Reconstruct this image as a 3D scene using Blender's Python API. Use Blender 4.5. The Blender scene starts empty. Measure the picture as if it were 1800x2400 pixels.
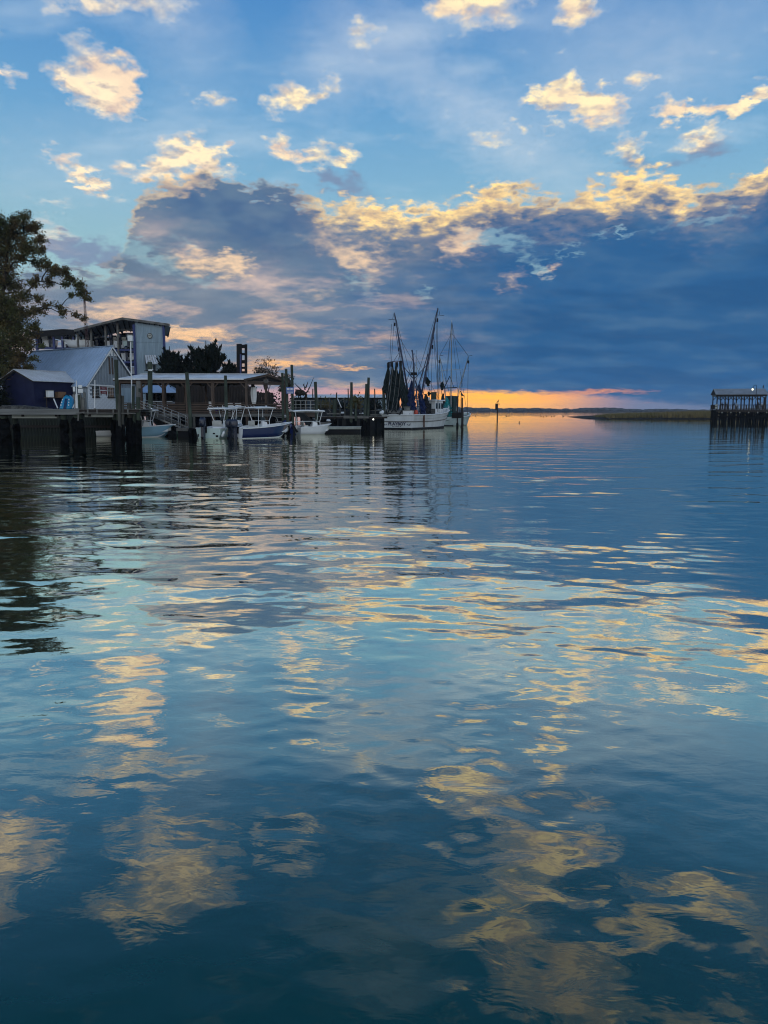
import bpy, bmesh, math, random
import numpy as np
from mathutils import Vector, Matrix, Quaternion

random.seed(7)
rng = np.random.default_rng(11)
SC = bpy.context.scene
COL = SC.collection
RAD = math.radians

# ------------------------------------------------------------------ camera
CAM_H = 2.6                      # metres above the creek
PITCH = RAD(7.5)                 # tilted down
FPX = 1803.0                     # focal length in pixels of the 1800 x 2400 photograph
cam = bpy.data.objects.new('camera', bpy.data.cameras.new('camera'))
COL.objects.link(cam)
cam.location = (0, 0, CAM_H)
cam.rotation_euler = (RAD(90) - PITCH, 0, 0)
cam.data.lens = 36.0 * FPX / 2400.0
cam.data.clip_start = 0.05
cam.data.clip_end = 30000
SC.camera = cam
SC.render.resolution_x, SC.render.resolution_y = 768, 1024


def ray(px, py):
    u, v = (px - 900) / FPX, (1200 - py) / FPX
    return Vector((u, math.cos(PITCH) + v * math.sin(PITCH), -math.sin(PITCH) + v * math.cos(PITCH)))


def W(px, py, Y):
    """the world point that stands at depth Y behind a measured place"""
    d = ray(px, py)
    t = Y / d.y
    return Vector((d.x * t, Y, CAM_H + d.z * t))


def AE(px, py):
    d = ray(px, py).normalized()
    return math.degrees(math.atan2(d.x, d.y)), math.degrees(math.asin(d.z))


def s2l(c):
    return tuple((x / 12.92 if x <= 0.04045 else ((x + 0.055) / 1.055) ** 2.4) for x in c)


# ------------------------------------------------------------------ world: dusk sky with broken cloud
SUN_AZ, SUN_EL = 8.0, 1.0
world = bpy.data.worlds.new('World')
SC.world = world
world.use_nodes = True
NT = world.node_tree
NT.nodes.clear()
STR = 0.12


class S:
    """a socket with arithmetic"""
    def __init__(s, o): s.o = o
    def __add__(a, b): return mth('ADD', a, b)
    def __radd__(a, b): return mth('ADD', a, b)
    def __sub__(a, b): return mth('SUBTRACT', a, b)
    def __rsub__(a, b): return mth('SUBTRACT', b, a)
    def __mul__(a, b): return mth('MULTIPLY', a, b)
    def __rmul__(a, b): return mth('MULTIPLY', a, b)
    def __truediv__(a, b): return mth('DIVIDE', a, b)


TREE = [NT]


def nd(t, **kw):
    n = TREE[0].nodes.new(t)
    for k, v in kw.items():
        setattr(n, k, v)
    return n


def ln(n, i, v):
    if isinstance(v, S):
        TREE[0].links.new(v.o, n.inputs[i])
    else:
        n.inputs[i].default_value = v


def mth(op, a, b=0.0, c=None, clamp=False):
    n = nd('ShaderNodeMath', operation=op, use_clamp=clamp)
    ln(n, 0, a)
    ln(n, 1, b)
    if c is not None:
        ln(n, 2, c)
    return S(n.outputs[0])


def sm(a, b, x, lo=0.0, hi=1.0):
    n = nd('ShaderNodeMapRange', interpolation_type='SMOOTHSTEP')
    ln(n, 0, x); ln(n, 1, a); ln(n, 2, b); ln(n, 3, lo); ln(n, 4, hi)
    return S(n.outputs[0])


def mixc(f, a, b, blend='MIX'):
    n = nd('ShaderNodeMix', data_type='RGBA', blend_type=blend)
    ln(n, 0, f)
    ln(n, 6, a if isinstance(a, S) else (*a, 1))
    ln(n, 7, b if isinstance(b, S) else (*b, 1))
    return S(n.outputs[2])


def comb(x, y, z=0.0):
    n = nd('ShaderNodeCombineXYZ')
    ln(n, 0, x); ln(n, 1, y); ln(n, 2, z)
    return S(n.outputs[0])


def sep(v):
    n = nd('ShaderNodeSeparateXYZ')
    ln(n, 0, v)
    return [S(o) for o in n.outputs]


def sepc(v):
    n = nd('ShaderNodeSeparateColor')
    ln(n, 0, v)
    return S(n.outputs[0]), S(n.outputs[1])


def vm(op, a, b=None, c=None):
    n = nd('ShaderNodeVectorMath', operation=op)
    ln(n, 0, a)
    if b is not None:
        if op == 'SCALE':
            ln(n, 3, b)
        else:
            ln(n, 1, b)
    if c is not None:
        ln(n, 2, c)
    return S(n.outputs[1] if op in ('DOT_PRODUCT', 'LENGTH') else n.outputs[0])


def noise(v, scale, detail=4.0, rough=0.55, dist=0.0, col=False, dims='3D'):
    n = nd('ShaderNodeTexNoise', noise_dimensions=dims)
    if v is not None:
        ln(n, 'Vector', v)
    ln(n, 'Scale', scale); ln(n, 'Detail', detail); ln(n, 'Roughness', rough); ln(n, 'Distortion', dist)
    return S(n.outputs['Color' if col else 'Fac'])


def ramp(f, pts, interp='LINEAR'):
    n = nd('ShaderNodeValToRGB')
    n.color_ramp.interpolation = interp
    e = n.color_ramp.elements
    while len(e) < len(pts):
        e.new(0.5)
    for el, (p, c) in zip(e, pts):
        el.position = p
        el.color = (*c, 1) if len(c) == 3 else c
    ln(n, 0, f)
    return S(n.outputs[0])


def curve(f, pts):
    n = nd('ShaderNodeFloatCurve')
    cm = n.mapping
    cv = cm.curves[0]
    cm.use_clip = False
    pts = sorted(pts)
    for p in pts[1:-1]:
        cv.points.new(*p)
    cv.points[0].location = pts[0]
    cv.points[-1].location = pts[-1]
    for i, p in enumerate(pts):
        cv.points[i].location = p
        cv.points[i].handle_type = 'AUTO_CLAMPED'
    cm.update()
    ln(n, 1, f)
    return S(n.outputs[0])


TOK = [None, 0, None, None]


def blob(v, c, size, rot=0.0):
    """soft ellipse on the sky; chained one after another to keep the shader's stack small"""
    vx, vy = v
    TOK[1] += 1
    if TOK[0] is not None and (TOK[1] % 6 == 0 or TOK[2] is not vx):
        TOK[2] = vx
        TOK[3] = comb(mth('MULTIPLY_ADD', TOK[0], 1e-7, vx), vy)
    elif TOK[3] is None:
        TOK[2], TOK[3] = vx, comb(vx, vy)
    n = nd('ShaderNodeTexGradient', gradient_type='SPHERICAL')
    tm = n.texture_mapping
    tm.vector_type = 'TEXTURE'
    tm.translation = (c[0], c[1], 0)
    tm.rotation = (0, 0, RAD(rot))
    tm.scale = (size[0] * 1.75, size[1] * 1.75, 1)
    ln(n, 0, TOK[3])
    TOK[0] = S(n.outputs[1])
    return TOK[0]


def build_world():
    tc = nd('ShaderNodeTexCoord')
    D = S(tc.outputs['Generated'])
    x, y, z = sep(D)
    az = mth('ARCTAN2', x, y) * 57.2958
    el = mth('ARCSINE', z) * 57.2958
    zz = mth('MAXIMUM', z, 0.0) + 0.22
    P = comb(x / zz, y / zz, 0.0)                       # cloud-deck plane, gives perspective
    # ---- clear sky: physical sky plus the blue-to-teal dusk gradient
    sky = nd('ShaderNodeTexSky', sky_type='NISHITA', sun_disc=False)
    sky.sun_elevation = RAD(SUN_EL)
    sky.sun_rotation = RAD(SUN_AZ)
    sky.dust_density = 0.3
    sky.ozone_density = 4.0
    nish = mixc(1.0, S(sky.outputs[0]), (STR,) * 3, 'MULTIPLY')
    g = ramp(el / 90.0, [(0.0, s2l((.70, .68, .66))), (.05, s2l((.66, .74, .75))), (.12, s2l((.60, .755, .795))),
                         (.17, s2l((.51, .705, .825))), (.22, s2l((.425, .645, .82))), (.29, s2l((.32, .555, .785))),
                         (.37, s2l((.26, .46, .69))), (.46, s2l((.19, .37, .58))), (1.0, s2l((.18, .35, .56)))])
    # the eastern sky behind the viewer: paler, with brightness added to light camera-facing sides
    east_fill = sm(0.25, -0.6, y) * sm(75.0, 25.0, el)
    g = mixc(east_fill * 0.85, g, ramp(el / 90.0, [(0.0, s2l((.95, .95, .96))), (.25, s2l((.90, .94, .97))), (.6, s2l((.68, .80, .93)))]))
    g = mixc(east_fill, g, mixc(1.0, g, (1.4, 1.4, 1.4), 'MULTIPLY'))
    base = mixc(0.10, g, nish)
    # ---- domain warps
    w1 = noise(P, 6.0, 3.0, 0.6, col=True, dims='2D')
    w2 = noise(P, 22.0, 4.0, 0.56, col=True, dims='2D')
    r1, g1 = sepc(w1)
    r2, g2 = sepc(w2)
    wx, wy = r1 * 7.0 - 3.5, g1 * 4.4 - 2.2
    vx, vy = r2 * 3.0 - 1.5, g2 * 2.2 - 1.1
    A = (az, el)
    ew = el + wy + vy
    calm = sm(0.5, 13.0, el, 0.22, 1.0)                 # distant cloud is seen edge on: finer, flatter
    azf, ef = az + (vx + wx * 0.35) * (calm * 0.6 + 0.4), el + (vy + wy * 0.35) * calm
    Af = (azf, ef)
    nf = noise(P, 19.0, 5.0, 0.55, dims='2D')                       # billow texture
    up = comb(x / zz + 0.006, y / zz - 0.022, 0.0)
    nf2 = noise(up, 19.0, 5.0, 0.55, dims='2D')
    relief = (nf - nf2) * 1.5                           # lit from the low sun
    big = noise(P, 7.0, 2.0, 0.5, dims='2D')
    # how warm the sunlight is towards the sun
    warm = mth('POWER', 0.36788, mth('POWER', mth('ABSOLUTE', (az - 10.0) / 38.0), 2.0))
    lit = mixc(warm, s2l((.99, .90, .81)), s2l((1.0, .925, .74)))
    litpk = mixc(warm, s2l((.97, .84, .72)), s2l((1.0, .865, .59)))

    lit = mixc(1.0, lit, (1.07, 1.05, 1.03), 'MULTIPLY')
    litpk = mixc(1.0, litpk, (1.22, 1.18, 1.08), 'MULTIPLY')
    # ---- high thin veils
    veil = sm(.50, .80, noise(comb(x / zz * 0.8 + 31.0, y / zz * 1.6), 3.4, 3.0, 0.6, dims='2D')) * sm(8.0, 18.0, el)
    c = mixc(veil * 0.30, base, s2l((.80, .86, .90)))
    for px, py, w, h, r, a in [(1130, 290, 9.0, 1.8, -32, .30), (1560, 150, 8, 2.4, 14, .22), (850, 90, 6, 2.4, 25, .12),
                               (430, 60, 2.5, 3.5, 30, .18), (250, 380, 7, 2.2, 10, .14), (1350, 45, 5, 3, 0, .16),
                               (780, 180, 2.0, 2.2, 60, .16)]:
        c = mixc(blob(Af, AE(px, py), (w, h), r) * (nf * 0.8 + 0.6) * a, c, s2l((.90, .91, .92)))

    # ---- sunlit cumulus scraps
    puffs = [(225, 180, 2.3, 1.7, -35, 1.15), (285, 215, 1.5, 1.5, 0, .8), (150, 195, 1.9, .7, -32, .62), (505, 235, .8, .65, 0, .62),
             (665, 235, 1.5, .9, 0, .95), (740, 220, 1.4, .65, 12, .9), (795, 190, .6, .9, 0, .38),
             (650, 335, .9, .9, 0, .9), (720, 362, 2.2, .75, 0, 1.0), (815, 358, 1.0, .6, 10, .85),
             (860, 72, 1.1, .7, 30, .72), (1120, 0, 2.8, 1.5, 0, 1.1), (1080, -15, 2, 1, 0, .8), (1350, 20, 1.3, 1.3, 0, 1.0),
             (1320, 75, 1.1, .7, 0, .45), (1330, 225, 2.5, .85, -10, 1.15), (1420, 262, 1.9, .9, -28, 1.0), (1250, 228, 1.3, .5, 20, .7),
             (1495, 182, 1.2, .6, 10, .75), (1560, 262, 1.2, .75, -20, 1.0), (1650, 262, 2.3, .55, 0, 1.05), (1760, 230, 2.0, .5, 17, 1.0),
             (1225, 285, .7, .35, 0, .55), (1300, 285, .8, .35, 0, .5), (1150, 325, 1.7, .5, 0, .62), (1470, 350, 1.0, .7, 10, .85), (1655, 328, 1.8, .7, 8, .95),
             (440, 365, 2.2, 1.25, 8, 1.1), (340, 400, 2.0, .7, 5, 1.0), (500, 385, 1.8, 1.0, -30, .95),
             (180, 400, 1.6, .7, -35, .8), (215, 435, 1.2, .55, -30, .7), (20, 172, .9, .5, -30, .6), (130, 365, .9, .6, 0, .45),
             (330, 5, 3.6, .7, 0, .55), (150, -10, 3.0, .8, 0, .6),
             (130, 565, 1.8, 1.1, -20, .7), (140, 480, 2.0, .5, 0, .3), (300, 470, 1.2, .4, 0, .25)]
    # the same scraps go on overhead, where the creek mirrors them
    over = [(8.0, 29.0, 3.6, 1.8, 10, .8), (13.5, 31.0, 4.6, 1.7, -22, 1.2), (20.0, 34.5, 5.0, 1.5, -25, 1.15), (9.0, 35.5, 3.6, 1.3, -10, 1.0),
            (26, 33, 4, 1.5, 20, .8), (15, 39, 6, 2.0, 20, 1.05), (24, 40, 5, 2.2, -20, .9), (-15.5, 30.5, 4.6, 2.0, 25, 1.1), (-19, 33.0, 3.5, 1.4, 10, .95), (-8, 30.0, 2.5, .8, 20, .8),
            (-27, 27.5, 3.0, 1.6, 0, 1.0), (-29, 31.5, 2.5, 1.6, 20, .9), (-36, 25, 5, 2, 0, .9), (-48, 20, 6, 2.2, -10, .9), (-60, 33, 8, 3, 10, .9),
            (38, 28, 5, 2, 12, .9), (50, 22, 6, 2, -8, .95), (64, 34, 8, 3, 0, .9), (-5, 50, 10, 3, 10, .7), (30, 58, 12, 4, 0, .7),
            (-80, 22, 9, 3, 0, .8), (85, 20, 8, 3, 8, .8), (115, 30, 12, 3, 0, .8), (-120, 30, 12, 4, 0, .8), (150, 24, 12, 3, 0, .8), (-155, 18, 12, 3, 0, .8)]
    acc = None
    for (px, py, w, h, r, a) in puffs:
        b = blob(Af, AE(px, py), (w * .80, h * .80), r)
        acc = b * a if acc is None else mth('MULTIPLY_ADD', b, a, acc)
    for (a0, e0, w, h, r, a) in over:
        acc = mth('MULTIPLY_ADD', blob(Af, (a0, e0), (w * .9, h * .9), r), a * .84, acc)
    acc = acc * 1.12 + (nf - 0.5) * 0.85 + (big - 0.5) * 0.3
    pa = sm(0.16, 1.0, acc)
    plight = mth('ADD', 0.56, relief * 1.7 + (acc - 0.55) * 0.50, clamp=True)
    pcol = mixc(plight, s2l((.70, .66, .665)), lit)
    pcol = mixc(sm(.52, .36, big) * 0.45, pcol, s2l((.90, .77, .70)))
    c = mixc(pa * 0.97, c, pcol)
    c = mixc(sm(.12, .42, acc) * (1.0 - pa) * 0.22, c, s2l((.80, .84, .87)))     # soft wisps round them
    # dark scraps in their own shade
    dk = None
    for (px, py, w, h, r, a) in [(1665, 352, 2.0, .8, 8, .95), (1470, 375, 1.2, .8, 0, .9), (1545, 395, 1.2, .45, 0, .6), (1060, 430, 1.0, .5, 0, .4), (1290, 385, .9, .4, 0, .4),
                                 (770, 415, 1.6, 1.2, -50, .75), (850, 450, 2.0, .8, -20, .7), (220, 600, 3.2, .8, -10, .75), (310, 620, 2.0, .7, -10, .6), (260, 565, 2.2, .5, 0, .5),
                                 (150, 590, 1.6, .9, -10, .8), (930, 430, 1.0, .5, 0, .3)]:
        b = blob(Af, AE(px, py), (w, h), r)
        dk = b * a if dk is None else mth('MULTIPLY_ADD', b, a, dk)
    da = sm(.35, 1.0, dk + (nf - 0.5) * 0.6)
    c = mixc(da * 0.85, c, s2l((.47, .54, .66)))

    # ---- the bank across the west: its ragged upper edge over azimuth
    tops = [(-180, -3), (-120, -2), (-80, 2), (-50, 6), (-34, 8.5)]
    for px, py in [(0, 625), (110, 630), (200, 640), (290, 600), (325, 480), (345, 420), (420, 408), (500, 392), (560, 408), (640, 438), (720, 462), (800, 470), (880, 468),
                   (960, 485), (1050, 470), (1130, 445), (1230, 445), (1330, 440), (1420, 425), (1500, 405), (1570, 405), (1620, 440), (1690, 430), (1745, 400), (1800, 375)]:
        a_, e_ = AE(px, py)
        tops.append((a_, e_))
    tops += [(30, 17.5), (40, 16), (60, 11), (90, 4), (130, -2), (180, -3)]
    top = curve(az / 360.0 + 0.5, [(a / 360.0 + 0.5, e / 40.0) for a, e in tops]) * 40.0
    d = top - el + (ef - el) * 0.9 + (ew - el) * 0.45
    d = d + (nf - 0.5) * 1.8
    bank = sm(-0.35, 0.75, d)
    # holes of pale sky
    ho = None
    for (px, py, w, h, r, a) in [(330, 588, 3.2, .75, -22, 1.25), (230, 655, 3.4, .8, 5, .95), (440, 580, 2.2, .45, -20, .7), (1170, 558, 2.6, .8, -6, 1.2), (1260, 628, 1.6, .55, -28, 1.1),
                                 (1330, 590, 1.6, .35, 5, .8), (990, 690, .9, .7, -30, .8), (1430, 540, 2.2, .3, 3, .9), (840, 655, 1.6, .55, 10, .75), (1620, 520, 3.0, .35, 6, .75), (1560, 470, 1.6, .7, 0, .5),
                                 (1720, 480, 1.4, .8, 20, .45), (870, 690, 1.0, .8, 0, .6), (500, 660, 1.6, .5, 0, .6), (700, 600, 2.0, .4, -10, .35)]:
        b = blob(Af, AE(px, py), (w, h), r)
        ho = b * a if ho is None else mth('MULTIPLY_ADD', b, a, ho)
    hole = sm(.42, 1.0, ho + (nf - 0.5) * 0.7)
    # body colours: slate blue to the right, mauve grey to the left
    side = sm(-12.0, 13.0, az + (big - 0.5) * 16.0)
    body = mixc(side, s2l((.42, .50, .585)), s2l((.185, .375, .565)))
    body = mixc(sm(3.5, 0.0, mth('ABSOLUTE', el - 5.5)) * 0.35, body, mixc(side, s2l((.41, .475, .57)), s2l((.18, .35, .52))))
    lump = blob(Af, AE(560, 480), (8.0, 2.6), -14)
    streak = noise(comb(x / zz * 0.75 + 17.0, y / zz), 5.0, 4.0, 0.5, dims='2D')
    body = mixc(sm(.40, .75, streak) * 0.42, body, mixc(side, s2l((.64, .635, .65)), s2l((.33, .47, .60))))
    body = mixc(sm(.56, .36, noise(comb(x / zz * 0.5 + 77.0, y / zz), 4.0, 3.0, 0.5, dims='2D')) * 0.55, body, mixc(side, s2l((.365, .45, .545)), s2l((.15, .325, .51))))
    # peach light leaking through the thinner left half
    leak = sm(.50, .85, noise(comb(x / zz * 0.7 + 44.0, y / zz), 5.2, 4.0, 0.58, dims='2D') + (1.0 - side) * 0.05 + relief * 0.10)
    leak = leak * (1.0 - sm(-4.0, 9.0, az)) * sm(0.2, 3.5, d) * (1.0 - mth('MINIMUM', lump * 1.35, 1.0))
    body = mixc(leak * 0.62, body, mixc(sm(3.0, 9.0, el), s2l((.98, .76, .56)), s2l((.90, .78, .72))))
    body = mixc(mth('MINIMUM', lump * 1.25, 0.92) * (0.75 + nf * 0.4), body, mixc(sm(.32, .68, big + (nf - 0.5) * 0.25), s2l((.27, .40, .56)), s2l((.375, .48, .59))))
    # placed golden breaks
    gb = None
    for (px, py, w, h, r, a) in [(470, 615, 2.4, .8, 0, 1.1), (560, 620, 1.0, .9, 0, .8), (440, 780, 3.4, .35, -3, 1.0), (440, 790, 2.5, .5, 0, .6), (250, 735, 2.6, .7, 6, .9),
                                 (790, 575, 2.2, 1.0, -20, .75), (860, 610, 2.0, .8, 0, .7), (750, 690, 1.8, .5, 0, .5), (735, 857, 3.6, .13, -2, .75), (830, 864, 1.8, .12, 3, .6), (625, 850, 2.0, .5, 0, .8), (560, 875, 2.0, .2, 0, .5),
                                 (1080, 580, 1.6, .9, 20, .75), (1200, 660, 1.0, .8, 50, .6), (870, 660, 1.0, .5, 0, .55), (1290, 632, .9, .45, 20, .9), (1100, 545, 1.6, .7, 25, .7), (620, 745, 2.0, .4, 0, .5),
                                 (420, 410, 1.8, .75, 8, 1.05), (330, 700, 1.6, .5, 0, .5), (640, 665, 1.6, .5, 0, .4), (800, 760, 2.0, .35, 0, .35),
                                 (1480, 790, 3.2, .35, 4, .22), (1640, 810, 2.4, .3, 0, .18), (1750, 735, 3.0, .3, 6, .2)]:
        b = blob(Af, AE(px, py), (w, h), r)
        gb = b * a if gb is None else mth('MULTIPLY_ADD', b, a, gb)
    gb = sm(.15, 1.25, gb * (0.35 + nf * 1.25) + relief * 0.10)
    body = mixc(gb * 0.88, body, mixc(sm(2.5, 8.0, el), s2l((1.0, .76, .50)), s2l((.97, .83, .68))))
    # golden rim on the upper edge, strongest towards the sun
    rimw = curve(az / 60.0 + 0.5, [((AE(px, 450)[0]) / 60 + .5, v) for px, v in
                                   [(0, .05), (250, .15), (380, .45), (520, .25), (640, .15), (740, .55), (830, .8), (920, 1.0), (1000, 1.0), (1080, 1.0), (1180, .85), (1280, .6), (1380, .8), (1500, 1.0), (1600, .9), (1680, .55), (1760, .9), (1800, 1.0)]])
    rimd = 0.45 + rimw * 1.55
    rim = sm(1.25, 0.30, d / rimd + (nf - 0.5) * 0.6 + (big - 0.5) * 0.8 - relief * 0.25) * mth('MINIMUM', rimw * 1.15, 1.0)
    rimsh = mth('ADD', .72, relief * 0.95 + (nf - 0.5) * 0.6 + (big - 0.5) * 0.9, clamp=True)
    body = mixc(rim * 0.95, body, mixc(rimsh, s2l((.68, .60, .56)), litpk))
    grey = sm(4.6, 0.8, d) * sm(-8.0, 0.0, az) * (1.0 - rim) * 0.62
    body = mixc(grey * mth('ADD', .55, relief * 1.1 + (nf - 0.5) * 0.9, clamp=True), body, s2l((.64, .61, .61)))
    cover = bank * (1.0 - hole * 0.55)
    c = mixc(cover, c, body)

    # ---- the open strip on the horizon where the sun has gone down
    gtop = curve(az / 60.0 + 0.5, [(AE(px, 900)[0] / 60 + .5, max(0.0, AE(px, py)[1]) / 10) for px, py in
                                   [(0, 930), (400, 925), (700, 905), (850, 908), (960, 911), (1040, 913), (1120, 915), (1250, 917), (1350, 920), (1450, 927), (1560, 940), (1700, 952), (1800, 958)]]) * 10.0
    gl = gtop - el + (ef - el) * 0.40 + (nf - 0.5) * 0.5
    gap = sm(-0.15, 0.35, gl)
    gcol = mixc(blob(A, (8.0, 0.7), (6.0, 2.2)), mixc(blob(A, (5.0, 0.6), (11.5, 2.4)), s2l((.60, .55, .63)), s2l((.98, .59, .33))), s2l((1.0, .725, .235)))
    gcol = mixc(sm(0.5, -4.5, az) * 0.9, gcol, s2l((.66, .56, .60)))
    gcol = mixc(sm(11.0, 19.0, az) * 0.95, gcol, s2l((.345, .425, .57)))
    hs = noise(comb(az * 0.16 + 9.0, el * 1.5), 2.2, 3.0, 0.6, dims='2D')
    gcol = mixc(sm(.52, .72, hs) * sm(0.3, 1.6, el) * sm(-2.0, 4.0, az) * 0.65, gcol, s2l((.93, .56, .36)))
    gcol = mixc(1.0, gcol, (1.3, 1.25, 1.2), 'MULTIPLY')
    c = mixc(gap, c, gcol)
    c = mixc(blob(Af, AE(1420, 917), (2.4, .12)) * 0.55 + blob(Af, AE(1330, 925), (2.6, .16), 5) * 0.4, c, s2l((.96, .62, .44)))
    c = mixc(sm(-1.0, -6.0, el), c, s2l((.20, .26, .32)))
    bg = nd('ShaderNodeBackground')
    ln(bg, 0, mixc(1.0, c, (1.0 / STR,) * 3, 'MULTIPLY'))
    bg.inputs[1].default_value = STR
    out = nd('ShaderNodeOutputWorld')
    NT.links.new(bg.outputs[0], out.inputs[0])


build_world()
world.cycles.sampling_method = 'MANUAL'
world.cycles.sample_map_resolution = 512

# the sun itself sits behind the bank: a weak, soft, warm glow from the horizon strip
sun = bpy.data.objects.new('sun', bpy.data.lights.new('sun', 'SUN'))
COL.objects.link(sun)
sun.data.energy = 0.002
sun.data.angle = RAD(30)
sun.data.color = (1.0, 0.72, 0.42)
sdir = Vector((math.sin(RAD(SUN_AZ)) * math.cos(RAD(SUN_EL)), math.cos(RAD(SUN_AZ)) * math.cos(RAD(SUN_EL)), math.sin(RAD(SUN_EL))))
sun.rotation_euler = (-sdir).to_track_quat('-Z', 'Y').to_euler()

SC.view_settings.view_transform = 'Standard'
SC.view_settings.look = 'None'
SC.view_settings.exposure = 0.12
SC.view_settings.gamma = 1.0
SC.view_settings.use_curve_mapping = False
SC.render.engine = 'CYCLES'
SC.cycles.use_denoising = True
SC.cycles.filter_width = 1.1
SC.cycles.max_bounces = 6
SC.cycles.diffuse_bounces = 3
SC.cycles.glossy_bounces = 4
SC.cycles.transparent_max_bounces = 8
SC.cycles.caustics_reflective = False
SC.cycles.caustics_refractive = False
SC.cycles.use_adaptive_sampling = True
SC.cycles.adaptive_threshold = 0.015
SC.cycles.adaptive_min_samples = 12

# ------------------------------------------------------------------ materials
MATS = {}


def mat(name, col, rough=0.65, var=0.25, scale=3.0, bump=0.0, bscale=30.0, metal=0.0, spec=0.5, stretch=(1, 1, 1), col2=None, amt=1.0, emit=None, estr=0.0):
    if name in MATS:
        return MATS[name]
    m = bpy.data.materials.new(name)
    m.use_nodes = True
    MATS[name] = m
    TREE[0] = m.node_tree
    p = m.node_tree.nodes['Principled BSDF']
    tc = nd('ShaderNodeTexCoord')
    mp = nd('ShaderNodeMapping')
    mp.inputs[3].default_value = stretch
    m.node_tree.links.new(tc.outputs['Object'], mp.inputs[0])
    v = S(mp.outputs[0])
    c1 = tuple(col)
    c2 = tuple(col2) if col2 else tuple(max(0.0, x * (1 - var * 1.6)) for x in col)
    f = noise(v, scale, 5.0, 0.65)
    c = mixc(sm(.32, .68, f) * amt, c1, c2)
    fine = noise(v, scale * 9, 3.0, 0.6)
    c = mixc((fine - 0.5) * var * 1.2, c, tuple(min(1.0, x * 1.35) for x in col))
    ln(p, 'Base Color', c)
    ln(p, 'Roughness', mth('ADD', rough - 0.08, f * 0.16, clamp=True))
    p.inputs['Metallic'].default_value = metal
    p.inputs['Specular IOR Level'].default_value = spec if rough < .6 else spec * .35
    if emit:
        p.inputs['Emission Color'].default_value = (*emit, 1)
        p.inputs['Emission Strength'].default_value = estr
    if bump:
        b = nd('ShaderNodeBump')
        b.inputs['Strength'].default_value = 0.6
        b.inputs['Distance'].default_value = bump
        ln(b, 'Height', noise(v, bscale, 4.0, 0.6))
        m.node_tree.links.new(b.outputs[0], p.inputs['Normal'])
    return m


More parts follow.
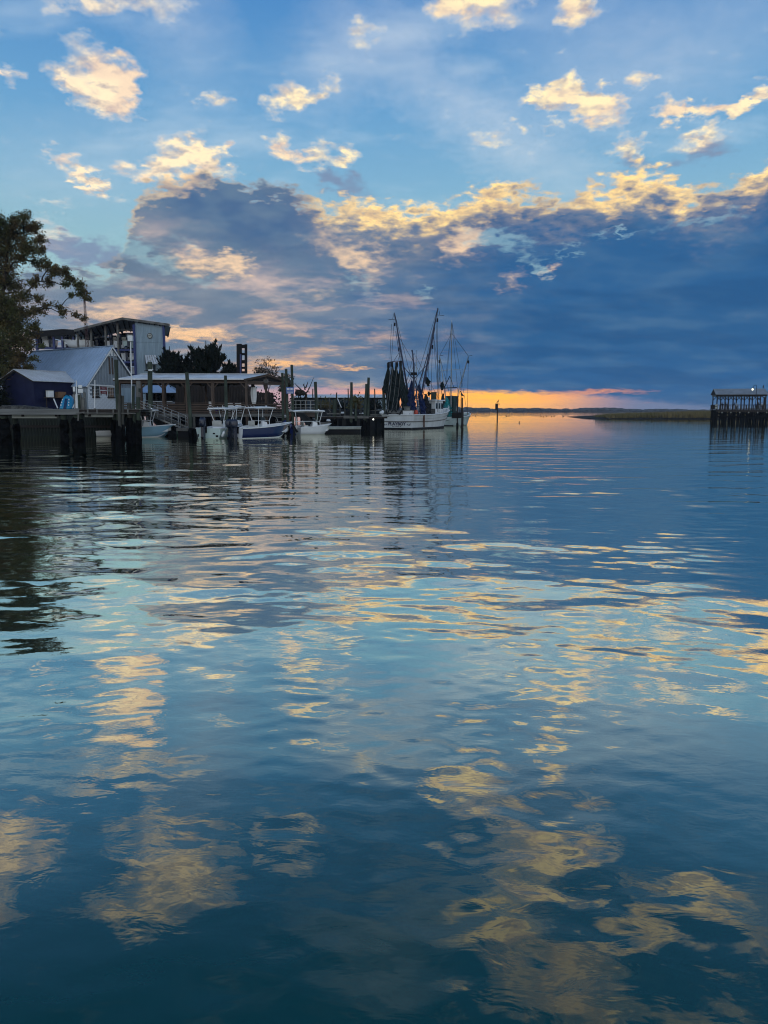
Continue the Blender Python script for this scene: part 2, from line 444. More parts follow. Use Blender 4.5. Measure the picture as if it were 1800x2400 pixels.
# ------------------------------------------------------------------ mesh helpers
class MB:
    """collects faces; build() links them as one mesh object"""
    def __init__(s):
        s.v, s.f = [], []

    def add(s, vs, fs):
        o = len(s.v)
        s.v += [tuple(p) for p in vs]
        s.f += [tuple(i + o for i in f) for f in fs]
        return s

    def box(s, a, b):
        (x0, y0, z0), (x1, y1, z1) = a, b
        return s.add([(x0, y0, z0), (x1, y0, z0), (x1, y1, z0), (x0, y1, z0), (x0, y0, z1), (x1, y0, z1), (x1, y1, z1), (x0, y1, z1)],
                     [(3, 2, 1, 0), (4, 5, 6, 7), (0, 1, 5, 4), (1, 2, 6, 5), (2, 3, 7, 6), (3, 0, 4, 7)])

    def cbox(s, c, d):
        return s.box((c[0] - d[0] / 2, c[1] - d[1] / 2, c[2] - d[2] / 2), (c[0] + d[0] / 2, c[1] + d[1] / 2, c[2] + d[2] / 2))

    def beam(s, a, b, w, h=None, up=(0, 0, 1)):
        a, b = Vector(a), Vector(b)
        h = h or w
        d = (b - a).normalized()
        u = Vector(up)
        if abs(d.dot(u)) > 0.97:
            u = Vector((0, 1, 0))
        r = d.cross(u).normalized() * (w / 2)
        t = r.cross(d).normalized() * (h / 2)
        return s.add([a - r - t, a + r - t, a + r + t, a - r + t, b - r - t, b + r - t, b + r + t, b - r + t],
                     [(3, 2, 1, 0), (4, 5, 6, 7), (0, 1, 5, 4), (1, 2, 6, 5), (2, 3, 7, 6), (3, 0, 4, 7)])

    def tube(s, pts, rad, n=8, cap=True):
        pts = [Vector(p) for p in pts]
        rad = rad if isinstance(rad, (list, tuple)) else [rad] * len(pts)
        rings = []
        ref = None
        for i, p in enumerate(pts):
            d = (pts[min(i + 1, len(pts) - 1)] - pts[max(i - 1, 0)]).normalized()
            if ref is None:
                ref = Vector((1, 0, 0)) if abs(d.x) < 0.9 else Vector((0, 1, 0))
            u = (ref - d * ref.dot(d)).normalized()
            ref = u
            w = d.cross(u)
            rings.append([p + (u * math.cos(2 * math.pi * k / n) + w * math.sin(2 * math.pi * k / n)) * rad[i] for k in range(n)])
        vs = [p for r in rings for p in r]
        fs = []
        for i in range(len(pts) - 1):
            for k in range(n):
                a, b = i * n + k, i * n + (k + 1) % n
                fs.append((a, b, b + n, a + n))
        if cap:
            fs.append(tuple(range(n - 1, -1, -1)))
            fs.append(tuple((len(pts) - 1) * n + k for k in range(n)))
        return s.add(vs, fs)

    def prism(s, poly, vec):
        """poly: 3-D points, extruded along vec"""
        n = len(poly)
        vec = Vector(vec)
        a = [Vector(p) for p in poly]
        return s.add(a + [p + vec for p in a], [tuple(range(n - 1, -1, -1)), tuple(range(n, 2 * n))] +
                     [(k, (k + 1) % n, n + (k + 1) % n, n + k) for k in range(n)])

    def loft(s, rings, closed=False, caps=False):
        n = len(rings[0])
        vs = [p for r in rings for p in r]
        fs = []
        for i in range(len(rings) - 1):
            for k in range(n if closed else n - 1):
                a, b = i * n + k, i * n + (k + 1) % n
                fs.append((a, b, b + n, a + n))
        if caps:
            fs.append(tuple(range(n - 1, -1, -1)))
            fs.append(tuple((len(rings) - 1) * n + k for k in range(n)))
        return s.add(vs, fs)

    def ball(s, c, r, n=10, m=6):
        r = r if isinstance(r, (tuple, list)) else (r, r, r)
        rings = []
        for i in range(1, m):
            t = math.pi * i / m
            rings.append([(c[0] + r[0] * math.sin(t) * math.cos(2 * math.pi * k / n), c[1] + r[1] * math.sin(t) * math.sin(2 * math.pi * k / n), c[2] - r[2] * math.cos(t)) for k in range(n)])
        return s.loft(rings, True, True)

    def mesh(s, name, m=None, smooth=False):
        me = bpy.data.meshes.new(name)
        me.from_pydata(s.v, [], s.f)
        me.update()
        bm = bmesh.new()
        bm.from_mesh(me)
        bmesh.ops.recalc_face_normals(bm, faces=bm.faces)
        bm.to_mesh(me)
        bm.free()
        if m:
            me.materials.append(m)
        if smooth:
            me.polygons.foreach_set('use_smooth', [True] * len(me.polygons))
        return me

    def build(s, name, m, parent=None, world=False, smooth=False, bevel=0.0):
        if world and parent is not None:
            inv = XF[root_of(parent).name].inverted()
            s.v = [tuple(inv @ Vector(p)) for p in s.v]
        o = bpy.data.objects.new(name, s.mesh(name, m, smooth))
        COL.objects.link(o)
        if parent is not None:
            o.parent = parent
        if bevel:
            b = o.modifiers.new('bevel', 'BEVEL')
            b.width = bevel
            b.segments = 1
            b.limit_method = 'ANGLE'
        return o


XF = {}


def root_of(o):
    while o.parent is not None:
        o = o.parent
    return o


def thing(name, label, cat, loc=(0, 0, 0), rz=0.0, group=None):
    o = bpy.data.objects.new(name, None)
    COL.objects.link(o)
    o.empty_display_size = 0.2
    o.location = loc
    o.rotation_euler = (0, 0, rz)
    XF[o.name] = Matrix.Translation(Vector(loc)) @ Matrix.Rotation(rz, 4, 'Z')
    return tag(o, label, cat, group)


def tag(o, label, cat, group=None):
    o['label'] = label
    o['category'] = cat
    if group:
        o['group'] = group
    return o


def single(name, mb, m, label, cat, loc, group=None, smooth=False):
    """a thing of one mesh; mb in world space"""
    L = Vector(loc)
    mb.v = [tuple(Vector(p) - L) for p in mb.v]
    o = mb.build(name, m, None, smooth=smooth)
    o.location = loc
    return tag(o, label, cat, group)


def struct(o, kind='structure'):
    o['kind'] = kind
    return o


def share(src, name, parent, loc=(0, 0, 0), rot=(0, 0, 0), scale=(1, 1, 1)):
    """another piece on the same mesh data"""
    o = bpy.data.objects.new(name, src if isinstance(src, bpy.types.Mesh) else src.data)
    COL.objects.link(o)
    o.parent = parent
    o.location = loc
    o.rotation_euler = rot
    o.scale = scale
    return o


def copy_thing(o, loc, rz, label):
    c = o.copy()
    COL.objects.link(c)
    c.location = loc
    c.rotation_euler = (0, 0, rz)
    c['label'] = label
    XF[c.name] = Matrix.Translation(Vector(loc)) @ Matrix.Rotation(rz, 4, 'Z')
    def rec(a, b):
        for ch in a.children:
            k = ch.copy()
            COL.objects.link(k)
            k.parent = b
            rec(ch, k)
    rec(o, c)
    return c


UNIT = MB().cbox((0, 0, 0), (1, 1, 1))
_unit = {}


def block(name, parent, m, a, b, w, h, up=(0, 0, 1)):
    """a board or post from a to b (world points) on a shared unit cube, child of parent"""
    if m.name not in _unit:
        _unit[m.name] = UNIT.mesh('board_' + m.name, m)
    a, b = Vector(a), Vector(b)
    d = b - a
    L = d.length
    x = d.normalized()
    u = Vector(up)
    if abs(x.dot(u)) > 0.97:
        u = Vector((0, 1, 0))
    y = u.cross(x).normalized()
    z = x.cross(y)
    M = Matrix.Translation((a + b) / 2) @ Matrix((x, y, z)).transposed().to_4x4() @ Matrix.Diagonal((L, w, h, 1))
    if parent is not None:
        M = XF[root_of(parent).name].inverted() @ M
    o = bpy.data.objects.new(name, _unit[m.name])
    COL.objects.link(o)
    o.parent = parent
    o.matrix_local = M
    return o


# ------------------------------------------------------------------ water
def water():
    az_f = np.radians(np.arange(-40, 40.001, 0.15))
    az = np.concatenate([np.radians(np.arange(-180, -40, 4.0)), az_f, np.radians(np.arange(44, 180, 4.0))])
    r = [0.9]
    while r[-1] < 95:
        r.append(r[-1] * 1.0043)
    n_f = len(r)
    while r[-1] < 9000:
        r.append(r[-1] * 1.07)
    r = np.array(r)
    R, T = np.meshgrid(r, az, indexing='ij')
    X, Y = R * np.sin(T), R * np.cos(T)
    Z = np.zeros_like(X)
    spacing = 0.0043 * R
    edge = np.clip((math.radians(41) - np.abs(T)) / math.radians(4), 0, 1)
    far = np.clip((88 - R) / 40, 0, 1)
    # patchy breeze
    def lowf(seed, s):
        q = np.random.default_rng(seed)
        o = 0
        for i in range(7):
            a = q.uniform(0, 2 * math.pi)
            k = q.uniform(.5, 1.6) * s
            o = o + np.sin((X * math.cos(a) * 1.0 + Y * math.sin(a)) * k + q.uniform(0, 6.28))
        return o / 2.6
    gust = np.clip(0.72 + 0.30 * lowf(3, 0.55) + 0.16 * lowf(4, 1.7), 0.22, 1.6)
    gust2 = np.clip(0.78 + 0.36 * lowf(5, 0.9) + 0.22 * lowf(8, 2.6), 0.12, 1.9)
    shelter = np.clip((Y - 2.5) / 12.0, 0, 1)
    shelter = shelter * shelter * (3 - 2 * shelter)
    q = np.random.default_rng(21)
    NW = 84
    for i in range(NW):
        lam = 0.16 * (5.2 / 0.16) ** ((i + q.uniform(0, 1)) / NW)
        th = q.normal(0.10, 0.50 if lam < 0.9 else 0.42)
        k = 2 * math.pi / lam
        slope = 0.0046 if lam > .3 else 0.0046 * (lam / .3) ** .9
        if lam > 1.8:
            slope *= (1.8 / lam) ** 0.35
        a = slope / k * 1.414
        w = np.clip((lam / spacing - 3.0) / 3.0, 0, 1)
        g = gust2 if lam < 0.7 else gust
        ph = k * (X * math.sin(th) + Y * math.cos(th)) + q.uniform(0, 6.283)
        # bend the crests so no wave train looks ruled
        ph = ph + 0.9 * np.sin(0.33 * X / lam ** 0.5 + 0.21 * Y + i) + 0.5 * np.sin(0.9 * X / lam ** 0.3 - 0.35 * Y + 2.3 * i)
        # the breeze dies away towards the sheltered near shore, first for the mid waves
        cal = .62 if lam > 1.6 else (.28 if lam > .32 else .5)
        Z += a * w * g * (cal + (1.08 - cal) * shelter) * np.sin(ph)
    Z *= edge * far
    nr, nc = R.shape
    V = np.stack([X, Y, Z], -1).reshape(-1, 3)
    V = np.concatenate([V, [[0, 0, 0]]]).astype(np.float32)
    i, j = np.meshgrid(np.arange(nr - 1), np.arange(nc), indexing='ij')
    j2 = (j + 1) % nc
    Q = np.stack([i * nc + j, i * nc + j2, (i + 1) * nc + j2, (i + 1) * nc + j], -1).reshape(-1, 4)
    c = len(V) - 1
    jj = np.arange(nc)
    Tr = np.stack([np.full(nc, c), (jj + 1) % nc, jj], -1)
    loops = np.concatenate([Q.reshape(-1), Tr.reshape(-1)]).astype(np.int32)
    starts = np.concatenate([np.arange(len(Q)) * 4, len(Q) * 4 + np.arange(nc) * 3]).astype(np.int32)
    me = bpy.data.meshes.new('water')
    me.vertices.add(len(V)); me.vertices.foreach_set('co', V.reshape(-1))
    me.loops.add(len(loops)); me.loops.foreach_set('vertex_index', loops)
    me.polygons.add(len(starts)); me.polygons.foreach_set('loop_start', starts)
    me.update(calc_edges=True)
    me.polygons.foreach_set('use_smooth', np.ones(len(starts), dtype=bool))
    me.update()
    o = bpy.data.objects.new('water', me)
    COL.objects.link(o)
    struct(o)
    m = bpy.data.materials.new('creek_water')
    m.use_nodes = True
    me.materials.append(m)
    TREE[0] = m.node_tree
    m.node_tree.nodes.clear()
    tc = nd('ShaderNodeTexCoord')
    P = S(tc.outputs['Object'])
    x, y, z = sep(P)
    dist = vm('LENGTH', P)
    # ripples finer than the mesh carries
    near = noise(comb(x * 0.6 + y * 0.15, y), 6.0, 3.0, 0.55, dist=0.5)
    mid = noise(comb(x * 0.36, y), 2.6, 3.0, 0.60, dist=0.5)
    patch = sm(.30, .66, noise(comb(x * 0.02, y * 0.05), 1.0, 3.0, 0.5), .35, 1.25)
    h = near * 0.0020 * sm(3.0, 14.0, dist, .55, .60) + mid * patch * sm(10.0, 50.0, dist, 0.002, 0.0085)
    b = nd('ShaderNodeBump')
    b.inputs['Strength'].default_value = 1.0
    b.inputs['Distance'].default_value = 1.0
    ln(b, 'Height', h)
    N = b.outputs[0]
    # silty tidal water: a teal body under a mirror-like skin
    silt = noise(comb(x * 0.12, y * 0.2), 1.0, 3.0, 0.5)
    body = nd('ShaderNodeBsdfDiffuse')
    ln(body, 'Color', mixc(silt, (.002, .054, .050), (.004, .064, .056)))
    skin = nd('ShaderNodeBsdfGlossy')
    skin.inputs['Roughness'].default_value = 0.0
    skin.inputs['Color'].default_value = (1.0, .975, .83, 1)
    fr = nd('ShaderNodeFresnel')
    fr.inputs['IOR'].default_value = 1.34
    m.node_tree.links.new(N, fr.inputs['Normal'])
    m.node_tree.links.new(N, skin.inputs['Normal'])
    mx = nd('ShaderNodeMixShader')
    f2 = mth('POWER', S(fr.outputs[0]), 2.0)
    ln(mx, 0, f2 / (f2 + 0.0125))
    m.node_tree.links.new(body.outputs[0], mx.inputs[1])
    m.node_tree.links.new(skin.outputs[0], mx.inputs[2])
    out = nd('ShaderNodeOutputMaterial')
    m.node_tree.links.new(mx.outputs[0], out.inputs[0])
    return o


water()

# ------------------------------------------------------------------ palette
M_PILE = mat('treated_piling', (.060, .078, .058), .8, .35, 2.2, .02, 12, stretch=(1, 1, .25))
M_PILE2 = mat('grey_piling', (.085, .085, .075), .8, .35, 2.2, .02, 12, stretch=(1, 1, .25))
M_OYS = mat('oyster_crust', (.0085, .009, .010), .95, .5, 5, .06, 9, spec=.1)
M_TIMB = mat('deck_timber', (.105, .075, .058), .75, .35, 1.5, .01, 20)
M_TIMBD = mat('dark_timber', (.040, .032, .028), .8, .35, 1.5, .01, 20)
M_GREYW = mat('weathered_board', (.20, .195, .18), .8, .35, 1.2, .01, 20)
M_CONC = mat('concrete_cap', (.24, .245, .235), .85, .3, .9, .02, 6)
M_WALE = mat('pale_fender', (.40, .42, .38), .7, .25, .9)
M_BULK = mat('bulkhead_board', (.042, .048, .040), .9, .5, 1.4, .02, 8, spec=.15, stretch=(1, 1, .3), col2=(.012, .016, .015))
M_SOIL = mat('shore_soil', (.075, .07, .055), .95, .4, .5, .05, 3)
M_MUD = mat('bank_mud', (.022, .021, .019), .9, .4, .8, .05, 2)
M_NAVY = mat('navy_wall_paint', (.010, .013, .050), .6, .2, 1.0)
M_TIN = mat('galvanised_roof', (.62, .65, .68), .42, .2, .7, metal=.10, col2=(.44, .45, .46))
M_TINB = mat('blue_tin_roof', (.36, .48, .64), .42, .15, .35, metal=.05, col2=(.27, .36, .48))
M_WHITE = mat('white_paint', (.76, .78, .78), .55, .12, 1.2)
M_WBLK = mat('painted_block', (.76, .82, .88), .7, .2, 1.4)
M_CLAD = mat('grey_cladding', (.30, .40, .47), .55, .16, .8, stretch=(3, 3, .3))
M_GABLE = mat('gable_board', (.27, .32, .37), .7, .2, 1.2, stretch=(3, 3, .3))
M_BTRIM = mat('blue_trim', (.018, .035, .16), .5, .15, 1.0)
M_BLACK = mat('black_paint', (.010, .010, .012), .7, .2, 2)
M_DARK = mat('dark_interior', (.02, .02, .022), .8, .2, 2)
M_BROWN = mat('brown_shutter', (.10, .075, .06), .7, .25, 1.5)
M_GEL = mat('white_gelcoat', (.80, .82, .83), .22, .06, .8)
M_MINT = mat('mint_gelcoat', (.56, .70, .66), .22, .06, .8)
M_SKYB = mat('light_blue_gelcoat', (.32, .56, .72), .22, .08, .8)
M_NAVYG = mat('navy_gelcoat', (.012, .022, .10), .16, .1, .8)
M_MOTOR = mat('outboard_cowl', (.016, .022, .045), .25, .1, 2)
M_ALU = mat('aluminium_tube', (.30, .32, .33), .35, .1, 2, metal=.6)
M_GLASS = mat('smoked_glass', (.02, .035, .04), .08, .1, 1, spec=.9)
M_VINYL = mat('cream_vinyl', (.52, .50, .44), .5, .1, 2)
M_NET = mat('dark_net', (.012, .022, .022), .9, .4, 3, .05, 9)
M_NETB = mat('blue_net', (.010, .022, .085), .85, .4, 3, .05, 9)
M_TEAL = mat('teal_net', (.02, .23, .24), .85, .3, 3, .04, 9)
M_TRAWL = mat('trawler_white', (.66, .68, .68), .5, .22, .55, stretch=(1, 1, .35), col2=(.52, .54, .53))
M_RUST = mat('rust_iron', (.13, .055, .03), .8, .4, 4)
M_RIG = mat('rigging_wire', (.035, .038, .045), .6, .2, 3)
M_BOOM = mat('blue_boom_paint', (.018, .030, .085), .5, .3, 1.5)
M_MASTW = mat('pale_mast', (.33, .35, .36), .5, .2, 1.5)
M_RED = mat('faded_red_sign', (.20, .022, .030), .6, .2, 2)
M_SIGNB = mat('blue_sign', (.06, .12, .36), .5, .15, 2)
M_JET = mat('bright_blue_hull', (.01, .25, .46), .25, .12, 2)
M_ORANGE = mat('orange_buoy', (.50, .065, .03), .5, .2, 2)
M_BARK = mat('bark', (.055, .045, .035), .9, .4, 3, .02, 20)
M_LEAF = mat('live_leaves', (.070, .086, .030), .7, .45, .35, col2=(.120, .072, .030))
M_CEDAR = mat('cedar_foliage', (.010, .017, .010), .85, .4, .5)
M_THIN = mat('thin_foliage', (.055, .058, .045), .8, .4, .5)
M_MARSH = mat('marsh_grass', (.20, .150, .065), .85, .35, .05, col2=(.115, .105, .045), stretch=(1, 1, .6))
M_FAR = mat('far_trees', (.045, .060, .075), .95, .3, .02)
M_BIRD = mat('bird_feathers', (.06, .058, .055), .8, .3, 8)
M_GULL = mat('gull_feathers', (.55, .55, .55), .7, .2, 8)
M_SKIN = mat('skin', (.32, .19, .13), .6, .1, 4)
M_LIT = mat('lit_lamp_glass', (.9, .85, .7), .4, .02, 2, emit=(1.0, .90, .62), estr=3.0)
M_LITW = mat('lit_lamp_white', (.9, .9, .85), .4, .02, 2, emit=(1.0, .95, .86), estr=2.0)

# ------------------------------------------------------------------ land
LZ = 2.70
def land():
    poly = [(-140, 80.6), (-25.2, 80.6), (-25.2, 90), (-10.5, 91), (-8.5, 112), (-1.5, 116), (2.5, 128), (5.0, 140), (2, 190), (-20, 260), (-140, 300)]
    mb = MB()
    top = [(x, y, LZ) for x, y in poly]
    n = len(top)
    mb.add(top, [tuple(range(n))])
    o = mb.build('ground', M_SOIL)
    struct(o)
    # a little unevenness and the muddy foreshore
    mb = MB()
    for (x0, y0), (x1, y1) in zip(poly[1:-2], poly[2:-1]):
        k = max(2, int(math.hypot(x1 - x0, y1 - y0) / 1.2))
        rings = []
        for i in range(k + 1):
            t = i / k
            x, y = x0 + (x1 - x0) * t, y0 + (y1 - y0) * t
            nx, ny = (y1 - y0), -(x1 - x0)
            l = math.hypot(nx, ny)
            nx, ny = nx / l, ny / l
            w = random.uniform(-.2, .2)
            rings.append([(x, y, LZ - .003), (x + nx * (.5 + w), y + ny * (.5 + w), LZ - .35 + w), (x + nx * (1.5 + w), y + ny * (1.5 + w), 1.2 + w), (x + nx * 3.2, y + ny * 3.2, -.4)])
        mb.loft(rings)
    struct(mb.build('mud_bank', M_MUD))
land()

# bulkhead of upright boards with a capping beam
BK = thing('bulkhead', 'timber bulkhead of upright boards along the shore under the sheds', 'bulkhead', (-31, 80.4, -.5))
x = -52.0
while x < -25.3:
    w = random.uniform(.26, .34)
    d = random.uniform(-.04, .05)
    block('board', BK, M_BULK, (x + w / 2, 80.38 + d, -.5), (x + w / 2, 80.38 + d, LZ - .3), w - .03, .08)
    x += w
MB().box((-140, 80.48, -1), (-25.25, 80.58, LZ - .02)).build('backing_sheet', M_MUD, BK, world=True)
block('cap_beam', BK, M_CONC, (-52, 80.35, LZ - .12), (-25.2, 80.35, LZ - .12), .5, .34)
block('wale', BK, M_TIMBD, (-52, 80.2, 1.0), (-25.2, 80.2, 1.0), .2, .25)

# ------------------------------------------------------------------ pilings
PILES = []
def piling(xt, yt, xb, Y, wpx, label, m=None, oys=1.35, group='timber pilings in the creek', cap=None, top_white=False, zb=-.9):
    t, b = W(xt, yt, Y), W(xb, 1000, Y)
    b = Vector((b.x, Y, zb))
    r = wpx * Y / FPX / 2
    base = (b.x, Y, 0)
    th = thing('piling', label, 'piling', base, 0, group)
    mb = MB()
    ks = 9
    pts, rad = [], []
    for i in range(ks):
        f = i / (ks - 1)
        p = b.lerp(t, f)
        pts.append(p + Vector((random.uniform(-.02, .02), random.uniform(-.02, .02), 0)))
        rad.append(r * (1.06 - .10 * f) * random.uniform(.96, 1.04))
    mb.tube(pts, rad, 10)
    mb.build('shaft', m or M_PILE, th, world=True)
    if oys > 0:
        zt = min(oys * random.uniform(.9, 1.1), t.z - .1)
        f1 = (zt - b.z) / (t.z - b.z)
        pts, rad = [], []
        for i in range(9):
            f = f1 * i / 8
            p = b.lerp(t, f)
            pts.append(p + Vector((random.uniform(-.04, .04), random.uniform(-.04, .04), 0)))
            rad.append(r * random.uniform(1.12, 1.42) + .03 if i < 8 else r * 1.03)
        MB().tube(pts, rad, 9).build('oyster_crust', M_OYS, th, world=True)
    if top_white:
        MB().tube([b.lerp(t, .80), b.lerp(t, 1.0) + Vector((0, 0, .03))], r * 1.05, 10).build('bleached_top', M_GREYW, th, world=True)
    if cap:
        MB().tube([t, t + Vector((0, 0, cap))], [r * 1.15, r * .3], 10).build('cap', M_BLACK, th, world=True)
    PILES.append(th)
    return th, t, r

DY = 57.0    # the near dock
piling(6, 975, 6, DY, 26, 'thick crusted piling under the near dock at the left picture edge', oys=2.0)
piling(37, 978, 36, DY + 3, 12, 'slimmer crusted piling just right of the picture edge under the dock', oys=1.8)
piling(150, 972, 150, DY, 15, 'crusted piling under the dock below the blue watercraft', oys=2.1)
piling(182, 962, 183, DY, 22, 'broad crusted piling under the dock below the white downpipe', oys=2.1)
piling(272, 843, 277, DY, 9, 'tall green piling in front of the white house gable', oys=2.0)
piling(269, 968, 268, DY + .5, 14, 'short crusted piling clamped behind the tall green gable piling', oys=1.8)
piling(279, 925, 279, DY - .7, 7.5, 'short split-topped stub right of the gable piling', M_PILE2, oys=1.6)
piling(287, 927, 286, DY - .5, 7, 'second short stub beside the pale thin pole', M_PILE2, oys=1.7)
piling(303, 945, 301, DY, 11, 'dark crusted piling below the pale thin pole', M_PILE2, oys=2.3)
piling(312, 905, 313, DY, 7, 'slim green piling left of the bleached-top piling', oys=1.9)
piling(324, 894, 322, DY - .3, 10, 'piling with a bleached white top left of the light blue boat', oys=1.9, top_white=True)
P_LAMP, T_LAMP, R_LAMP = piling(351, 848, 352, 82.6, 11.5, 'thick tall green piling carrying a floodlight in front of the open pavilion', oys=1.2)
piling(438, 872, 449, 75, 8.6, 'leaning green piling between the floating dock and white boats', oys=1.0)
piling(455, 974, 456, 74.6, 6, 'short stub piling at the right end of the floating dock', M_PILE2, oys=.9)
piling(528, 880, 532, 76, 7.5, 'green piling in the middle of the pavilion front behind white boats', oys=1.2)
piling(662, 874, 663, 87, 6, 'dark piling touching the right eave of the pavilion', oys=1.2)
piling(671, 865, 675, 83, 6.2, 'green piling carrying the small blue sign', oys=1.2)
piling(684, 855, 687, 86, 6.2, 'tallest dark piling right of the pavilion behind the blue sign', oys=1.2)
piling(739, 895, 744, 90, 7.2, 'green piling right of the small white boat', oys=1.3)
piling(785, 936, 783, 101, 9, 'squat broad piling at the left end of the working dock', oys=1.4)
piling(789, 920, 788, 103.5, 3.0, 'thin dark post behind the squat broad piling', M_TIMBD, oys=0)
piling(824, 896, 822, 100, 6.4, 'tall green piling in the middle of the working dock', oys=1.3)
piling(834, 945, 833, 99.6, 4.5, 'short slim piling right of the tall middle dock piling', oys=1.3)
piling(859, 900, 852, 100, 6.0, 'shorter one of the two leaning dock pilings side by side', oys=1.3)
piling(864, 885, 861, 100.4, 6.4, 'taller one of the two leaning dock pilings side by side', oys=1.3)
piling(899, 913, 900, 117, 6.2, 'square-topped piling left of the hanging nets', oys=1.3)
piling(915, 920, 915, 118, 5.6, 'low dark piling right beside the white trawler stern', oys=1.3)
piling(733, 911, 735, 122, 2.6, 'thin dark post before the low tin-roofed shed, leftmost of three', M_TIMBD, oys=0)
piling(816, 911, 818, 122, 2.6, 'thin dark post before the low tin-roofed shed, middle of three', M_TIMBD, oys=0)
piling(878, 911, 880, 122, 2.6, 'thin dark post before the low tin-roofed shed, rightmost of three', M_TIMBD, oys=0)
piling(1017, 919, 1017, 138, 13, 'very wide green mooring pile behind the white wheelhouse', oys=1.2)
piling(948, 915, 948, 131, 7, 'green piling behind the hanging nets of the trawler', oys=1.2)
piling(1058, 927, 1058, 141, 5.2, 'green piling behind the second trawler', oys=1.2)
P_B1, T_B1, R_B1 = piling(1072, 929, 1072, 128, 3.4, 'slim dark piling right of the second trawler', M_TIMBD, oys=.6)
P_B2, T_B2, R_B2 = piling(1083, 932, 1083, 124, 4.4, 'dark piling at the open water with a bird on top', M_TIMBD, oys=.6)

# ------------------------------------------------------------------ near dock
def near_dock():
    z = 2.72
    x0, x1 = W(-60, 960, DY).x, W(330, 960, DY).x
    xm = W(192, 960, DY).x
    r = thing('near_dock', 'timber dock on crusted pilings running along the left shore', 'dock', ((x0 + x1) / 2, DY, 0))
    block('fascia', r, M_CONC, (x0, DY - .55, z - .2), (xm, DY - .55, z - .2), .12, .40)
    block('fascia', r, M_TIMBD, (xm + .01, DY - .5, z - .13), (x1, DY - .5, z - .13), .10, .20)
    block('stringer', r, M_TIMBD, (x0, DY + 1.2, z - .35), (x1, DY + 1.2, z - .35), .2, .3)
    x = x0
    while x < x1:                                  # deck boards run ashore
        w = random.uniform(.24, .29)
        block('deck_board', r, M_GREYW, (x + w / 2, DY - .48, z - .02 + random.uniform(-.008, .008)), (x + w / 2, DY + 2.2, z - .02), w - .02, .05)
        x += w
    for a, b, y in ((30, 135, 976), (200, 266, 974.5)):
        block('fender', r, M_WALE, W(a, y, DY - .1), W(b, y, DY - .1), .25, (8 if a < 100 else 6) * DY / FPX)
    for px in (206, 228, 266, 300):
        block('rail_post', r, M_GREYW, W(px, 972, DY - .62), W(px, 958, DY - .62), .10, .10)
    block('rail', r, M_GREYW, W(195, 968, DY - .7), W(318, 968.5, DY - .7), .06, .07)
    block('bracket', r, M_GREYW, W(178, 969, DY - .7), W(198, 966, DY - .7), .10, .10)
    block('bracket', r, M_GREYW, W(184, 968, DY - .75), W(183, 986, DY - .75), .09, .09)
    for k in range(5):                              # bents that tie the pilings to the shore
        px = x0 + (x1 - x0) * (k + .5) / 5
        block('cross_beam', r, M_TIMBD, (px, DY - .3, z - .42), (px * 1.40, 80.0, z - .42), .2, .25)
    # planked way ashore behind the front row
    for k in range(30):
        y = DY + 2.4 + k * .74
        block('walkway_board', r, M_GREYW, (x0, y, z - .055), (x1 * y / DY + 1.0, y, z - .055), .70, .05)
near_dock()

# ------------------------------------------------------------------ ground heap of rope and nets on the dock
def heap():
    mb = MB()
    rings = []
    for i in range(26):
        f = i / 25
        px = 5 + 118 * f
        hgt = (8.5 * math.sin(math.pi * min(1, f * .55 + .38)) + random.uniform(-1.2, 1.2)) * DY / FPX * (1 if f < .85 else (1 - f) / .15 + .05)
        c = W(px, 958, DY + .6)
        rings.append([(c.x, c.y - .5, 2.70), (c.x + random.uniform(-.1, .1), c.y - .3, 2.72 + hgt * .8), (c.x, c.y + .1, 2.74 + hgt), (c.x, c.y + .6, 2.70)])
    mb.loft(rings)
    c = W(60, 958, DY + .6)
    single('net_heap', mb, mat('brown_net', (.10, .095, .085), .95, .5, 4, .08, 6), 'low heap of grey netting on the dock before the navy shed', 'net', (c.x, c.y, 2.70))
heap()

